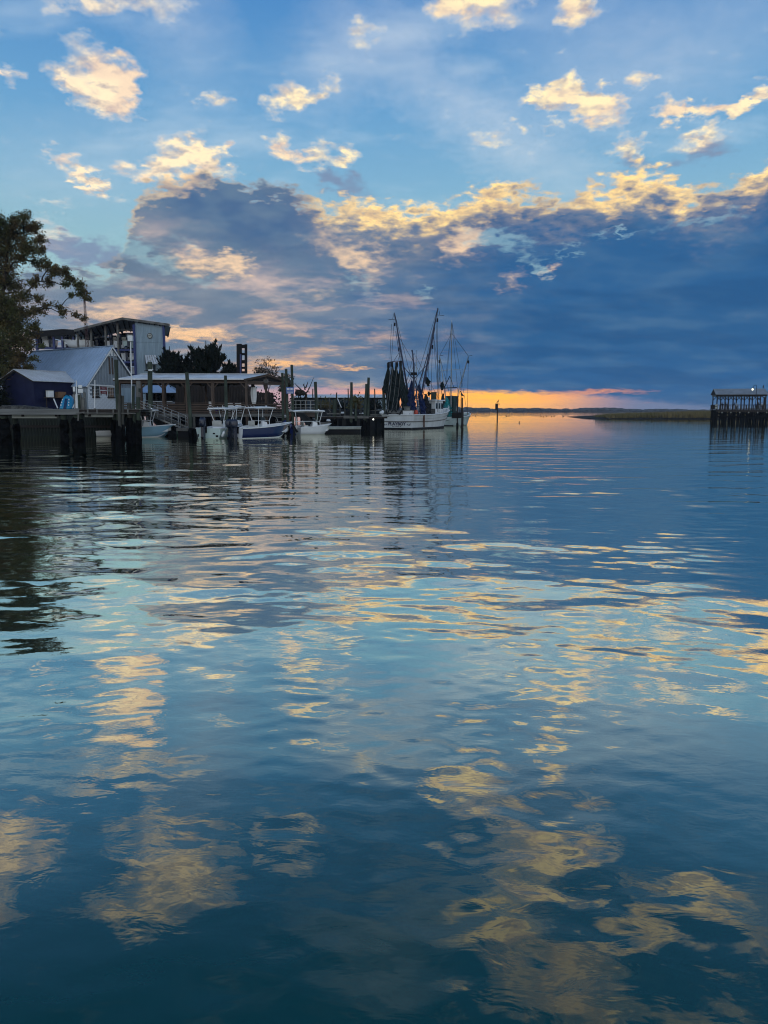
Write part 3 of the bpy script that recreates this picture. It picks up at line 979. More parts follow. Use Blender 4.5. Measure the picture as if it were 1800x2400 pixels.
# ------------------------------------------------------------------ navy shed
def gabled(name, label, cat, C, ang, length, width, eave, ridge, roofm, wallm, over=.35, rib=None, zb=None, ends=True, ribm=None, flip=False):
    """C: nearest corner; long side runs along ang, the gable end along ang+90 (both away from the viewer)"""
    zb = LZ if zb is None else zb
    ax = Vector((math.cos(ang), math.sin(ang), 0))
    ay = Vector((-math.sin(ang), math.cos(ang), 0)) * (-1 if flip else 1)
    C = Vector((C[0], C[1], zb))
    r = thing(name, label, cat, tuple(C))
    def p(a, b, z): return C + ax * a + ay * b + Vector((0, 0, z - zb))
    for nm, a0, b0, a1, b1 in (('wall', 0, 0, length, 0), ('wall', 0, width, length, width)):
        mb = MB().prism([p(a0, b0, zb), p(a1, b1, zb), p(a1, b1, eave), p(a0, b0, eave)], ay * (.1 if b0 == 0 else -.1))
        mb.build(nm, wallm, r, world=True)
    for a0, s in ((0, 1), (length, -1)):
        if ends:
            mb = MB().prism([p(a0, .1, zb), p(a0, width - .1, zb), p(a0, width - .1, eave), p(a0, width / 2, ridge), p(a0, .1, eave)], ax * .1 * s)
            mb.build('gable_wall', wallm, r, world=True)
    sl = (ridge - eave) / (width / 2)
    for sgn in (0, 1):
        e = -over if sgn == 0 else width + over
        ze = eave - sl * over + .10
        zr = ridge + .10
        a0, a1 = -over, length + over
        mb = MB().prism([p(a0, e, ze), p(a1, e, ze), p(a1, width / 2, zr), p(a0, width / 2, zr)], (0, 0, .06))
        mb.build('roof', roofm, r, world=True)
        if rib:
            n = int((a1 - a0) / rib)
            for k in range(n + 1):
                a = a0 + (a1 - a0) * k / n
                block('roof_seam', r, ribm or roofm, p(a, e, ze + .075), p(a, width / 2, zr + .075), .05, .05)
    block('ridge_cap', r, roofm, p(-over, width / 2, ridge + .18), p(length + over, width / 2, ridge + .18), .28, .06)
    for a in (-over, length + over):
        for e in (-over, width + over):
            block('barge_board', r, M_WHITE if roofm is M_TINB else M_TIMBD, p(a, e, eave - sl * over + .06), p(a, width / 2, ridge + .06), .05, .16)
    return r, p

sc_ = W(82, 957, 83)
SHED, sp = gabled('navy_shed', 'navy blue boat shed with a ribbed white tin roof at the left', 'shed', sc_, RAD(60), 6.4, 5.4, LZ + 3.05, LZ + 4.15, M_TIN, M_NAVY, rib=.36)
# dark open bay with a workbench behind it
block('bench', SHED, M_TIMB, sp(1.0, -.5, 4.0), sp(4.0, -.5, 4.0), .6, .06)
block('bench_leg', SHED, M_TIMBD, sp(1.1, -.5, LZ), sp(1.1, -.5, 3.97), .08, .08)
block('bench_leg', SHED, M_TIMBD, sp(3.9, -.5, LZ), sp(3.9, -.5, 3.97), .08, .08)
def box_thing(name, label, cat, c, d, m, rz=0, lid=None, group=None):
    r = thing(name, label, cat, c, rz, group)
    MB().box((-d[0] / 2, -d[1] / 2, 0), (d[0] / 2, d[1] / 2, d[2])).build('body', m, r, bevel=min(d) * .06)
    if lid:
        MB().box((-d[0] / 2 - .02, -d[1] / 2 - .02, d[2] + .002), (d[0] / 2 + .02, d[1] / 2 + .02, d[2] + .06)).build('lid', lid, r)
    return r
c = sp(1.55, -.5, 4.03)
box_thing('fish_box', 'pale grey box standing on the bench of the navy shed', 'box', c, (.66, .5, .72), M_WHITE, RAD(60), M_GREYW)
c = sp(2.9, -.5, 4.03)
r = thing('plywood_crate', 'brown plywood crate beside the pale box in the navy shed', 'crate', c, RAD(60))
for nm, a, b in (('side_panel', (-.5, -.28, 0), (.5, -.24, .62)), ('side_panel', (-.5, .24, 0), (.5, .28, .62)), ('end_panel', (-.5, -.24, 0), (-.46, .24, .62)), ('end_panel', (.46, -.24, 0), (.5, .24, .62)), ('base_panel', (-.46, -.24, .0), (.46, .24, .04))):
    MB().box(a, b).build(nm, mat('plywood', (.22, .13, .075), .7, .25, 2), r)
c = sp(4.9, -.7, LZ + 1.2)
r = box_thing('shed_cooler', 'pale rounded tub hanging at the right end of the navy shed', 'tub', (c.x, c.y, LZ), (.9, .6, 1.72), M_WHITE, RAD(36), M_GREYW)

# blue watercraft leaning bow-up on a cradle
def watercraft():
    c = W(156, 957.5, DY + 1.3)
    r = thing('watercraft', 'bright blue personal watercraft standing bow up on the dock', 'watercraft', (c.x, c.y, 2.72), 0)
    w, h = 35 * DY / FPX, 33 * DY / FPX
    rings = []
    for i in range(9):
        f = i / 8
        hw = w / 2 * (1.0 - .15 * f) * math.sqrt(max(.02, 1 - max(0, (f - .45) / .58) ** 2))
        zc = h * f
        yb = .5 * f
        rings.append([(-hw, yb, zc), (-hw * .7, yb - .22, zc + .02), (-hw * .25, yb - .30 - .1 * (1 - f), zc), (0, yb - .20, zc), (hw * .25, yb - .30 - .1 * (1 - f), zc), (hw * .7, yb - .22, zc + .02), (hw, yb, zc), (0, yb + .35, zc)])
    MB().loft(rings, True, True).build('hull', M_JET, r, smooth=True)
    MB().loft([[(x * .30, y - .12, z) for x, y, z in rg] for rg in rings[:7]], True, True).build('keel_stripe', mat('deep_blue_stripe', (.006, .035, .11), .3, .1, 2), r, smooth=True)
    for sx in (-1, 1):
        for k in range(3):
            MB().cbox((sx * w * (.26 - .02 * k), -.30 + .12 * k, h * (.28 + .2 * k)), (.07, .03, .10)).build('marking', M_WHITE, r)
    for sx in (-1, 1):
        block('cradle_rail', r, M_WHITE, c + Vector((sx * w * .50, -.25, .02)), c + Vector((sx * w * .78, -.15, h * .70)), .06, .06)
    MB().tube([(-w * .2, .2, h * .93), (0, .1, h * 1.06), (w * .2, .2, h * .93)], .03, 6).build('handlebar', M_BLACK, r)
watercraft()

# white posts on the near dock
def post(px, y0, y1, Y, w, label, cat='post', m=M_WHITE, name='white_post', head=None):
    a, b = W(px[0], y0, Y), W(px[1], y1, Y)
    a.z = 2.70
    r = thing(name, label, cat, tuple(a))
    MB().tube([a, b], w / 2, 8).build('shaft', m, r, world=True)
    MB().tube([a, a + Vector((0, 0, .08))], w * 1.1, 8).build('foot', M_GREYW, r, world=True)
    if head:
        MB().cbox(b + Vector((0, 0, head[1] / 2)), (head[0], head[0], head[1])).build('head_box', M_WHITE, r, world=True, bevel=.02)
        MB().cbox(b + Vector((0, 0, head[1] + .03)), (head[0] * 1.1, head[0] * 1.1, .05)).build('head_lid', M_GREYW, r, world=True)
    return r
post((180, 179), 960, 892, DY - .2, .085, 'white downpipe post at the right corner of the navy shed')
post((222, 222.5), 958, 891, DY + .4, .07, 'white post in front of the left barred window')
post((310, 306), 962, 800, DY + .2, .085, 'tall pale thin pole with a small white box on top', 'pole', M_WHITE, 'thin_pole', (.33, .42))

# power pedestals and signs by the downpipe
def pedestal(px, py0, py1, wpx, label, m=M_GREYW, Y=DY + .9):
    a, b = W(px, py1, Y), W(px, py0, Y)
    r = thing('dock_pedestal', label, 'pedestal', (a.x, Y, 2.70))
    w = wpx * Y / FPX
    MB().box((a.x - w / 2, Y - .12, 2.70), (a.x + w / 2, Y + .12, b.z - .1)).build('body', m, r, world=True, bevel=.02)
    MB().prism([(a.x - w / 2 - .02, Y - .15, b.z - .095), (a.x + w / 2 + .02, Y - .15, b.z - .095), (a.x, Y - .15, b.z)], (0, .3, 0)).build('hood', m, r, world=True)
    return r
pedestal(188, 925, 957, 7, 'green dock pedestal right behind the white downpipe', M_PILE)
pedestal(196, 931, 957, 6, 'pale grey dock pedestal left of the white house corner')
pedestal(200, 918, 957, 5, 'slim pedestal with dark top by the house corner', M_CONC, DY + 1.6)
def notice(px, py, w, h, label, m, Y, name='notice_board', ink=None, group=None):
    c = W(px, py, Y)
    s = Y / FPX
    r = thing(name, label, 'sign', tuple(c), 0, group)
    MB().cbox((0, 0, 0), (w * s, .03, h * s)).build('panel', m, r)
    if ink:
        for k, (u, v, a, b) in enumerate(ink):
            MB().cbox((u * w * s, -.022, v * h * s), (a * w * s, .01, b * h * s)).build('print', M_WHITE, r)
    return r
for px, py, w, h, lb in ((173.5, 912, 5, 11, 'narrow white notice fixed left of the downpipe'), (188, 906, 9, 7, 'upper white notice right of the downpipe'), (188.5, 916, 11, 9, 'lower white notice right of the downpipe')):
    r = notice(px, py, w, h, lb, M_WHITE, DY + .7)
    a = W(px, py + h / 2, DY + .73)
    block('bracket_post', r, M_GREYW, (a.x, a.y + .02, 2.70), (a.x, a.y + .02, a.z + .1), .05, .05)

# ------------------------------------------------------------------ white house with the blue tin roof
def house():
    C = W(207, 957, 86)
    r, p = gabled('white_house', 'white block house with a steep blue-grey tin roof behind the navy shed', 'house', C, RAD(148), 14.5, 6.8, 5.5, 9.7, M_TINB, M_GABLE, over=.30, rib=.55, flip=True)
    # painted block courses on the gable end, left of the door
    wins = [(.62, 1.42, 4.12, 5.28), (2.66, 3.46, 4.12, 5.18)]
    z, k = LZ + .02, 0
    while z < 5.35:
        b = .02 - (.26 if k % 2 else 0)
        while b < 3.72:
            b0, b1 = max(b, .02), min(b + .52, 3.72)
            hit = any(b1 > w[0] + .05 and b0 < w[1] - .05 and z + .22 > w[2] and z < w[3] for w in wins)
            if b1 - b0 > .1 and not hit:
                block('wall_block', r, M_WBLK, p(-.03, b0 + .006, z + .11), p(-.03, b1 - .006, z + .11), .05 + random.uniform(-.006, .006), .215)
            b += .52
        z += .227
        k += 1
    for (b0, b1, z0, z1) in wins:
        f = MB().prism([p(-.01, b0, z0), p(-.01, b1, z0), p(-.01, b1, z1), p(-.01, b0, z1)], p(-.04, 0, 0) - p(0, 0, 0)).build('window', M_GLASS, r, world=True)
        block('window_sill', f, M_BLACK, p(-.09, b0 - .1, z0 - .05), p(-.09, b1 + .1, z0 - .05), .16, .10)
        for q in range(4):
            bb = b0 + (b1 - b0) * q / 3
            block('window_bar', f, M_BLACK, p(-.075, bb, z0), p(-.075, bb, z1), .03, .03)
        for q in range(1, 7):
            zz = z0 + (z1 - z0) * q / 7
            block('window_bar', f, M_WBLK, p(-.065, b0, zz), p(-.065, b1, zz), .02, .02)
    block('lintel_board', r, M_WHITE, p(-.10, -.1, 5.44), p(-.10, 3.35, 5.40), .10, .14)
    for (za, zb_) in ((4.92, 5.26), (4.46, 4.80)):
        sg = MB().prism([p(-.06, 1.66, za + .05), p(-.06, 2.50, za), p(-.06, 2.50, zb_), p(-.06, 1.66, zb_ + .02)], p(-.04, 0, 0) - p(0, 0, 0)).build('wall_sign', M_RED, r, world=True)
        for q in range(2):
            block('sign_line', sg, M_WBLK, p(-.105, 1.80, za + .12 + .12 * q), p(-.105, 2.36, za + .10 + .12 * q), .012, .03)
    block('sign_frame', r, M_WHITE, p(-.08, 1.58, 4.86), p(-.08, 2.58, 4.83), .05, .07)
    block('sign_frame', r, M_WHITE, p(-.08, 1.58, 4.3), p(-.08, 1.58, 5.35), .05, .06)
    block('sign_frame', r, M_WHITE, p(-.08, 2.58, 4.3), p(-.08, 2.58, 5.35), .05, .06)
    # upper gable: upright boards, loft shutter, pale apex vent
    b = .12
    while b < 6.7:
        zt = 5.5 + (9.7 - 5.5) * (1 - abs(b + .2 - 3.4) / 3.4) - .35
        if zt > 5.7:
            block('gable_board', r, M_GABLE, p(-.02, b + .2, 5.52), p(-.02, b + .2, zt), .385, .03)
        b += .4
    MB().prism([p(-.045, 2.72, 8.9), p(-.045, 4.08, 8.9), p(-.045, 3.4, 9.55)], p(-.03, 0, 0) - p(0, 0, 0)).build('apex_vent', M_WHITE, r, world=True)
    block('apex_rail', r, M_WHITE, p(-.08, 2.5, 8.82), p(-.08, 4.3, 8.82), .06, .12)
    MB().prism([p(-.05, 2.85, 6.75), p(-.05, 3.62, 6.7), p(-.05, 3.62, 8.55), p(-.05, 2.85, 8.6)], p(-.05, 0, 0) - p(0, 0, 0)).build('loft_shutter', M_BROWN, r, world=True)
    MB().prism([p(-.03, 4.3, LZ), p(-.03, 6.3, LZ), p(-.03, 6.3, 5.2), p(-.03, 4.3, 5.2)], p(-.05, 0, 0) - p(0, 0, 0)).build('sliding_door', M_CLAD, r, world=True)
    block('eave_lamp', r, M_BLACK, p(-.3, 3.7, 5.75), p(-.3, 4.25, 5.75), .3, .4)
house()

# ------------------------------------------------------------------ dry-stack boat barn
def xs(px, Y): return (px - 900) / FPX * Y * 1.0 / (math.cos(PITCH) + 0) * math.cos(PITCH)
def zs(py, Y): return W(900, py, Y).z
def barn():
    Y = 115.0
    r = thing('boat_barn', 'tall open boat storage barn with a grey clad tower and low pitched roof', 'boat barn', (W(300, 957, Y).x, Y, LZ))
    L, A, R = W(174, 776, Y), W(287, 748, Y), W(398, 763, Y)
    bk = Vector((-.286, .958, 0))                 # the barn runs back along the shore road
    back = bk * 17
    for nm, a, b in (('roof', L, A), ('roof', A, R)):
        MB().prism([a, b, b + Vector((0, 0, .22)), a + Vector((0, 0, .22))], back).build(nm, M_TIN, r, world=True)
        MB().prism([a + Vector((0, -.06, -.08)), b + Vector((0, -.06, -.08)), b + Vector((0, -.06, .26)), a + Vector((0, -.06, .26))], (0, .055, 0)).build('fascia', M_GREYW, r, world=True)
        n = 9
        for k in range(n + 1):
            q = a.lerp(b, k / n) + Vector((0, 0, -.12))
            block('purlin', r, M_DARK, q + Vector((0, .2, 0)), q + back * .99, .12, .2)
    block('gutter', r, M_WHITE, R + Vector((.05, -.1, -.15)), R + bk * 16 + Vector((.05, 0, -.15)), .16, .14)
    # clad tower
    x0, x1 = W(320, 860, Y + .5).x, W(384, 860, Y + .5).x
    ztop = W(0, 760, Y + .5).z
    n = 5
    for k in range(n):
        for (za, zb_) in ((LZ, zs(802, Y)), (zs(802, Y) + .02, zs(757, Y) - .25 * 0)):
            a, b = x0 + (x1 - x0) * k / n, x0 + (x1 - x0) * (k + 1) / n
            zt = zb_ if zb_ < 13 else (A.lerp(R, ((a + b) / 2 - A.x) / (R.x - A.x)).z - .12)
            pn = MB().box((a + .01, Y + .5, za), (b - .01, Y + .62, zt)).build('cladding_panel', M_CLAD, r, world=True)
            for q in range(1, 4):
                xx = a + (b - a) * q / 4
                block('rib', pn, M_CLAD, (xx, Y + .48, za), (xx, Y + .48, zt), .05, .05)
    MB().prism([(x1 + .20, Y + .7, LZ), (x1 + .26, Y + .7, LZ), (x1 + .26, Y + .7, ztop - .3), (x1 + .20, Y + .7, ztop - .3)], bk * 14).build('side_wall', M_CLAD, r, world=True)
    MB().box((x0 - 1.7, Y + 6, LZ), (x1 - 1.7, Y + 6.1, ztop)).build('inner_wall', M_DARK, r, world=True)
    for px, w in ((317.5, .32), (386.5, .30)):
        block('corner_trim', r, M_BTRIM, (W(px, 860, Y + .4).x, Y + .45, LZ), (W(px, 860, Y + .4).x, Y + .45, ztop - .05), w, .3)
    c = W(351, 787, Y + .4)
    ring = MB()
    pts = [c + Vector((math.cos(t) * .36, 0, math.sin(t) * .36)) for t in np.linspace(0, 2 * math.pi, 17)]
    em = ring.tube(pts, .045, 6, False).build('round_emblem', M_GREYW, r, world=True)
    MB().tube([c + Vector((0, .03, 0)), c + Vector((0, -.02, 0))], .30, 16).build('emblem_disc', M_WALE, em, world=True)
    block('emblem_bar', em, M_GREYW, c + Vector((-.2, -.04, .02)), c + Vector((.2, -.04, .02)), .03, .08)
    # awning over a little window
    a0, a1 = W(339, 833, Y + .4), W(365, 833, Y + .4)
    e0, e1 = W(342, 852, Y - .7), W(373, 853, Y - .7)
    aw = MB().prism([a0, a1, e1, e0], (0, 0, .05)).build('awning', M_TIN, r, world=True)
    for k in range(6):
        block('awning_seam', aw, M_GREYW, a0.lerp(a1, k / 5) + Vector((0, 0, .07)), e0.lerp(e1, k / 5) + Vector((0, 0, .07)), .05, .04)
    MB().prism([a0 + Vector((0, .02, 0)), e0, W(342, 870, Y + .42)], (.06, 0, 0)).build('awning_cheek', M_DARK, r, world=True)
    wn = MB().prism([W(349, 870, Y + .44), W(366, 870, Y + .44), W(366, 855, Y + .44), W(349, 855, Y + .44)], (0, -.05, 0)).build('window', M_WHITE, r, world=True)
    MB().prism([W(350.5, 869, Y + .36), W(357, 869, Y + .36), W(357, 855.5, Y + .36), W(350.5, 855.5, Y + .36)], (0, -.02, 0)).build('pane', M_GLASS, wn, world=True)
    MB().prism([W(358.5, 869, Y + .36), W(365, 869, Y + .36), W(365, 855.5, Y + .36), W(358.5, 855.5, Y + .36)], (0, -.02, 0)).build('pane', M_GLASS, wn, world=True)
    # frame and racks
    for px in (184, 216, 250, 279):
        for dy in (1.0, 14.5):
            xx = W(px, 860, Y).x
            t = (xx - L.x) / (A.x - L.x)
            block('column', r, M_BTRIM if dy > 5 else M_GREYW, (xx + bk.x * dy, Y + dy, LZ), (xx + bk.x * dy, Y + dy, L.lerp(A, min(t, 1)).z - .1), .26, .26)
    for z in (zs(819, Y), zs(848, Y), zs(880, Y)):
        for dy in (1.0, 5.0, 9.0):
            block('rack_beam', r, M_BTRIM, (W(184, 860, Y).x + bk.x * dy, Y + dy, z), (W(316, 860, Y).x + bk.x * dy, Y + dy, z), .2, .26)
    bx0, bx1 = W(178, 860, Y).x, W(277, 860, Y).x
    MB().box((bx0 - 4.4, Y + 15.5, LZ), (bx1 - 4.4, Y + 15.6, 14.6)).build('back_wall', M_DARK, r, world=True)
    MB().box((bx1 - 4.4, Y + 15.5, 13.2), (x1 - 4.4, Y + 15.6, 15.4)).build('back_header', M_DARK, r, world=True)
    for q in range(2):
        block('fluorescent_batten', r, M_WHITE, W(275, 771 + q * 2, Y + 4 + q), W(312, 773 + q * 2, Y + 4 + q), .08, .08)
    # lower bay to the left
    Y2 = 121.0
    r2 = thing('lower_boat_bay', 'lower open boat bay with a flat dark roof left of the tall barn', 'boat barn', (W(140, 957, Y2).x, Y2, LZ))
    L, A, R = W(70, 781, Y2), W(148, 774, Y2), W(198, 778, Y2)
    for a, b in ((L, A), (A, R)):
        MB().prism([a, b, b + Vector((0, 0, .25)), a + Vector((0, 0, .25))], (0, 14, 0)).build('roof', M_TIN, r2, world=True)
        MB().prism([a + Vector((0, -.05, -.7)), b + Vector((0, -.05, -.7)), b + Vector((0, -.05, .2)), a + Vector((0, -.05, .2))], (0, .04, 0)).build('fascia', M_DARK, r2, world=True)
    for px in (86, 126, 146, 172):
        xx = W(px, 860, Y2).x
        block('column', r2, M_BTRIM, (xx, Y2 + .6, LZ), (xx, Y2 + .6, A.z - .9), .3, .3)
        block('column', r2, M_DARK, (xx, Y2 + 12, LZ), (xx, Y2 + 12, A.z - .9), .3, .3)
    a, b = W(178, 780, Y2), W(197, 780, Y2)
    for k in range(3):
        xa, xb = a.x + (b.x - a.x) * k / 3, a.x + (b.x - a.x) * (k + 1) / 3
        MB().box((xa + .01, Y2 - .15, LZ), (xb - .01, Y2 - .05, a.z)).build('cladding_panel', M_CLAD, r2, world=True)
    for z in (zs(815, Y2), zs(845, Y2)):
        block('rack_beam', r2, M_BTRIM, (W(80, 860, Y2).x, Y2 + .9, z), (W(176, 860, Y2).x, Y2 + .9, z), .2, .25)
        block('rack_beam', r2, M_BTRIM, (W(80, 860, Y2).x, Y2 + 5.9, z), (W(176, 860, Y2).x, Y2 + 5.9, z), .2, .25)
barn()

# ------------------------------------------------------------------ lattice mast
def lattice():
    Y = 97.0
    B = W(213.5, 957, Y)
    r = thing('lattice_mast', 'slender red lattice radio mast rising behind the blue roof', 'radio mast', (B.x, Y, LZ))
    s = Y / FPX
    zt = zs(702, Y)
    def leg(k, z):
        f = (z - LZ) / (zt - LZ)
        w = (10 * (1 - f) + 3.2 * f) * s
        a = RAD(90 + 120 * k + 20)
        return Vector((B.x + w * math.cos(a) * .62 - f * 3 * s, Y + w * math.sin(a) * .62, z))
    mr = mat('mast_red', (.13, .07, .07), .6, .3, 2)
    for k in range(3):
        MB().tube([leg(k, LZ), leg(k, zt)], .03, 6).build('leg', mr, r, world=True)
    n = 22
    for i in range(n):
        z0, z1 = LZ + (zt - LZ) * i / n, LZ + (zt - LZ) * (i + 1) / n
        mb = MB()
        for k in range(3):
            mb.beam(leg(k, z0), leg((k + 1) % 3, z0), .02)
            mb.beam(leg(k, z0), leg((k + 1) % 3, z1), .016)
        mb.build('bracing', mr, r, world=True)
    t = leg(0, zt)
    MB().tube([(t.x, Y, zt - .5), (t.x - .05, Y, zs(650, Y))], [.05, .035], 6).build('antenna', mr, r, world=True)
    mb = MB()
    for a in range(6):
        mb.beam((t.x, Y, zt + .1), (t.x + .7 * math.cos(a), Y + .7 * math.sin(a), zt + .25 * (a % 2)), .04)
    mb.build('aerial_arm', mr, r, world=True)
lattice()

# ------------------------------------------------------------------ open pavilion over the water
PY = 84.0
def pavilion():
    zd, ze, zr = 2.32, zs(889.5, PY), zs(878.5, PY + 2.6)
    xl, xr = W(279, 890, PY).x, W(577, 889, PY).x
    off = Vector((3.5, 4.9, 0))                     # the end wall runs back to the right
    r = thing('pavilion', 'long open timber pavilion with a low tin roof and slatted railing over the water', 'pavilion', ((xl + xr) / 2, PY, 0))
    f0, f1 = Vector((xl, PY, 0)), Vector((xr, PY, 0))
    def q(t, s, z): return f0.lerp(f1, t) + off * s + Vector((0, 0, z))
    ov = Vector((0, -.45, 0))
    # roof panels
    n = 22
    for side in (0, 1):
        for k in range(n):
            t0, t1 = -.012 + 1.024 * k / n, -.012 + 1.024 * (k + 1) / n - .0006
            if side == 0:
                e0, e1 = q(t0, -.09, ze - .02), q(t1, -.09, ze - .02)
            else:
                e0, e1 = q(t0, 1.09, ze - .02), q(t1, 1.09, ze - .02)
            MB().prism([e0, e1, q(t1, .5, zr), q(t0, .5, zr)], (0, 0, .07)).build('roof_panel', M_TIN, r, world=True)
    block('ridge_cap', r, M_TIN, q(-.012, .5, zr + .1), q(1.012, .5, zr + .1), .3, .06)
    for t in (-.013, 1.013):
        for a, b in ((-.09, .5), (1.09, .5)):
            block('barge_board', r, M_TIMB, q(t, a, ze - .06), q(t, b, zr - .04), .06, .22)
    block('eave_board', r, M_WHITE, q(-.012, -.095, ze + .03), q(1.012, -.095, ze + .03), .05, .12)
    # frame
    ts = [0.0, .17, .345, .53, .735, 1.0]
    for t in ts:
        for s in (0, 1):
            block('post', r, M_TIMB, q(t, s, -.9), q(t, s, ze - .12), .26 if t != .735 else .34, .26)
    block('end_post', r, M_TIMB, q(1.0, .5, -.9), q(1.0, .5, ze + .3), .24, .24)
    for s in (0, 1):
        block('top_beam', r, M_TIMB, q(0, s, ze - .22), q(1, s, ze - .22), .2, .34)
    for t in (0, 1):
        block('end_beam', r, M_TIMB, q(t, 0, ze - .30), q(t, 1, ze - .30), .2, .34)
    for t in ts:
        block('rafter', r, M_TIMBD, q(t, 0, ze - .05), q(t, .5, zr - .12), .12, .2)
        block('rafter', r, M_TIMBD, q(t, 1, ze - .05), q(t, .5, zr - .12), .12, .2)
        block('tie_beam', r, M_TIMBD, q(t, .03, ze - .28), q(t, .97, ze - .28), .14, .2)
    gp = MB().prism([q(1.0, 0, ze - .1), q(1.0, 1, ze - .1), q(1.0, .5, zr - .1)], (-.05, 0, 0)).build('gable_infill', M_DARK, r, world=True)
    for t, sg in ((.17, 1), (.345, -1), (.345, 1), (.53, -1), (.53, 1), (.735, -1), (.735, 1), (1.0, -1)):
        block('knee_brace', r, M_TIMB, q(t, 0, ze - 1.0), q(t + sg * .045, 0, ze - .35), .12, .12)
    # deck
    for k in range(14):
        s0 = -.02 + 1.04 * k / 14
        block('deck_board', r, M_TIMB, q(-.01, s0 + .037, zd - .03), q(1.01, s0 + .037, zd - .03), .40, .06)
    block('rim_joist', r, M_GREYW, q(-.01, -.03, zd - .2), q(1.01, -.03, zd - .2), .08, .30)
    block('rim_joist', r, M_GREYW, q(1.012, -.03, zd - .2), q(1.012, 1.03, zd - .2), .08, .30)
    # railing of flat boards
    for k, z in enumerate((zd + .18, zd + .44, zd + .70, zd + .96)):
        for i in range(len(ts) - 1):
            block('rail_board', r, M_TIMB, q(ts[i] + .012, -.01, z), q(ts[i + 1] - .012, -.01, z), .04, .15)
        for s0, s1 in ((.03, .47), (.53, .97)):
            block('rail_board', r, M_TIMB, q(1.004, s0, z), q(1.004, s1, z), .04, .15)
            if k == 3:
                pass
    block('rail_cap', r, M_TIMB, q(0, -.015, zd + 1.13), q(1, -.015, zd + 1.13), .16, .05)
    block('rail_cap', r, M_TIMB, q(1.006, 0, zd + 1.13), q(1.006, 1, zd + 1.13), .16, .05)
    for k in range(9):
        for s in (.12, .88):
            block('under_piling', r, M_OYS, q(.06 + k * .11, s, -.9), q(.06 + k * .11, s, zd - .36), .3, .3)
    # dark back counter and kitchen hatch
    block('back_counter', r, M_TIMBD, q(.05, .93, zd + .55), q(.72, .93, zd + .55), .5, 1.1)
    # hanging sign on the end beam
    c = q(1.0, .47, ze - .12) + Vector((.16, -.2, 0))
    sg = notice_on(r, c, (.52, .40), M_GREYW)
    return r, q, zd
def notice_on(r, c, wh, m):
    sg = MB().cbox((c.x, c.y, c.z), (wh[0], .04, wh[1])).build('hanging_sign', m, r, world=True)
    for k in range(3):
        MB().cbox((c.x, c.y - .03, c.z + .1 - .1 * k), (wh[0] * .7, .01, .03)).build('sign_line', M_BLACK, sg, world=True)
    return sg
PAV, pq, PZD = pavilion()

# things standing in the pavilion
def chair(c, label, m, rz=0):
    r = thing('chair', label, 'chair', tuple(c), rz, 'chairs in the pavilion')
    MB().box((-.25, -.25, .42), (.25, .25, .47)).build('seat', m, r)
    MB().prism([(-.25, .22, .5), (.25, .22, .5), (.22, .34, 1.1), (-.22, .34, 1.1)], (0, .04, 0)).build('backrest', m, r)
    for sx in (-.21, .21):
        for sy in (-.21, .21):
            MB().cbox((sx, sy, .21), (.05, .05, .42)).build('leg', m, r)
    return r
for t, s, lb, a in ((.735 + .03, .35, 'white chair right of the dark middle post of the pavilion', .4), (.70, .4, 'white chair left of the dark middle post of the pavilion', -.3), (.80, .42, 'white chair nearest the folded parasol in the pavilion', 0), (.84, .3, 'white chair right at the front railing by the folded parasol', .9)):
    chair(pq(t, s, PZD), lb, M_WHITE, a)
def table(c, label, m):
    r = thing('table', label, 'table', tuple(c), 0, 'tables in the pavilion')
    MB().box((-.8, -.4, .72), (.8, .4, .77)).build('table_top', m, r)
    for sx in (-.7, .7):
        for sy in (-.32, .32):
            MB().cbox((sx, sy, .36), (.07, .07, .72)).build('leg', M_TIMBD, r)
table(pq(.775, .62, PZD), 'pale table behind the white chairs in the pavilion', M_WHITE)
table(pq(.30, .55, PZD), 'dark picnic table behind the front posts of the pavilion', M_TIMB)
c = pq(.617, .3, PZD)
box_thing('drinks_cooler', 'small white cooler standing in the middle of the pavilion', 'cooler', tuple(c), (.42, .4, 1.25), M_WHITE, 0, M_GREYW)
def parasol(c):
    r = thing('parasol', 'folded white parasol standing inside the pavilion near its end', 'parasol', tuple(c))
    MB().tube([(0, 0, 0), (0, 0, 2.9)], .03, 6).build('pole', M_ALU, r)
    rings = []
    for i in range(8):
        f = i / 7
        rr = .12 + .17 * math.sin(math.pi * (.25 + .7 * (1 - f)))
        rings.append([(rr * (1 + .25 * (k % 2)) * math.cos(math.pi * k / 6), rr * (1 + .25 * (k % 2)) * math.sin(math.pi * k / 6), .9 + 1.95 * f) for k in range(12)])
    MB().loft(rings, True, True).build('folded_canopy', M_WHITE, r)
    MB().tube([(0, 0, 0), (0, 0, .12)], .3, 10).build('base', M_CONC, r)
parasol(pq(.915, .45, PZD))
c = pq(.70, .15, PZD)
pu = thing('storage_tub', 'small purple tub by the dark middle post of the pavilion', 'tub', tuple(c))
MB().tube([(0, 0, 0), (0, 0, .55)], [.26, .32], 12).build('body', mat('purple_plastic', (.09, .02, .16), .4, .1, 2), pu)
MB().tube([(0, 0, .55), (0, 0, .6)], [.34, .34], 12).build('rim', mat('purple_plastic', (.09, .02, .16)), pu)

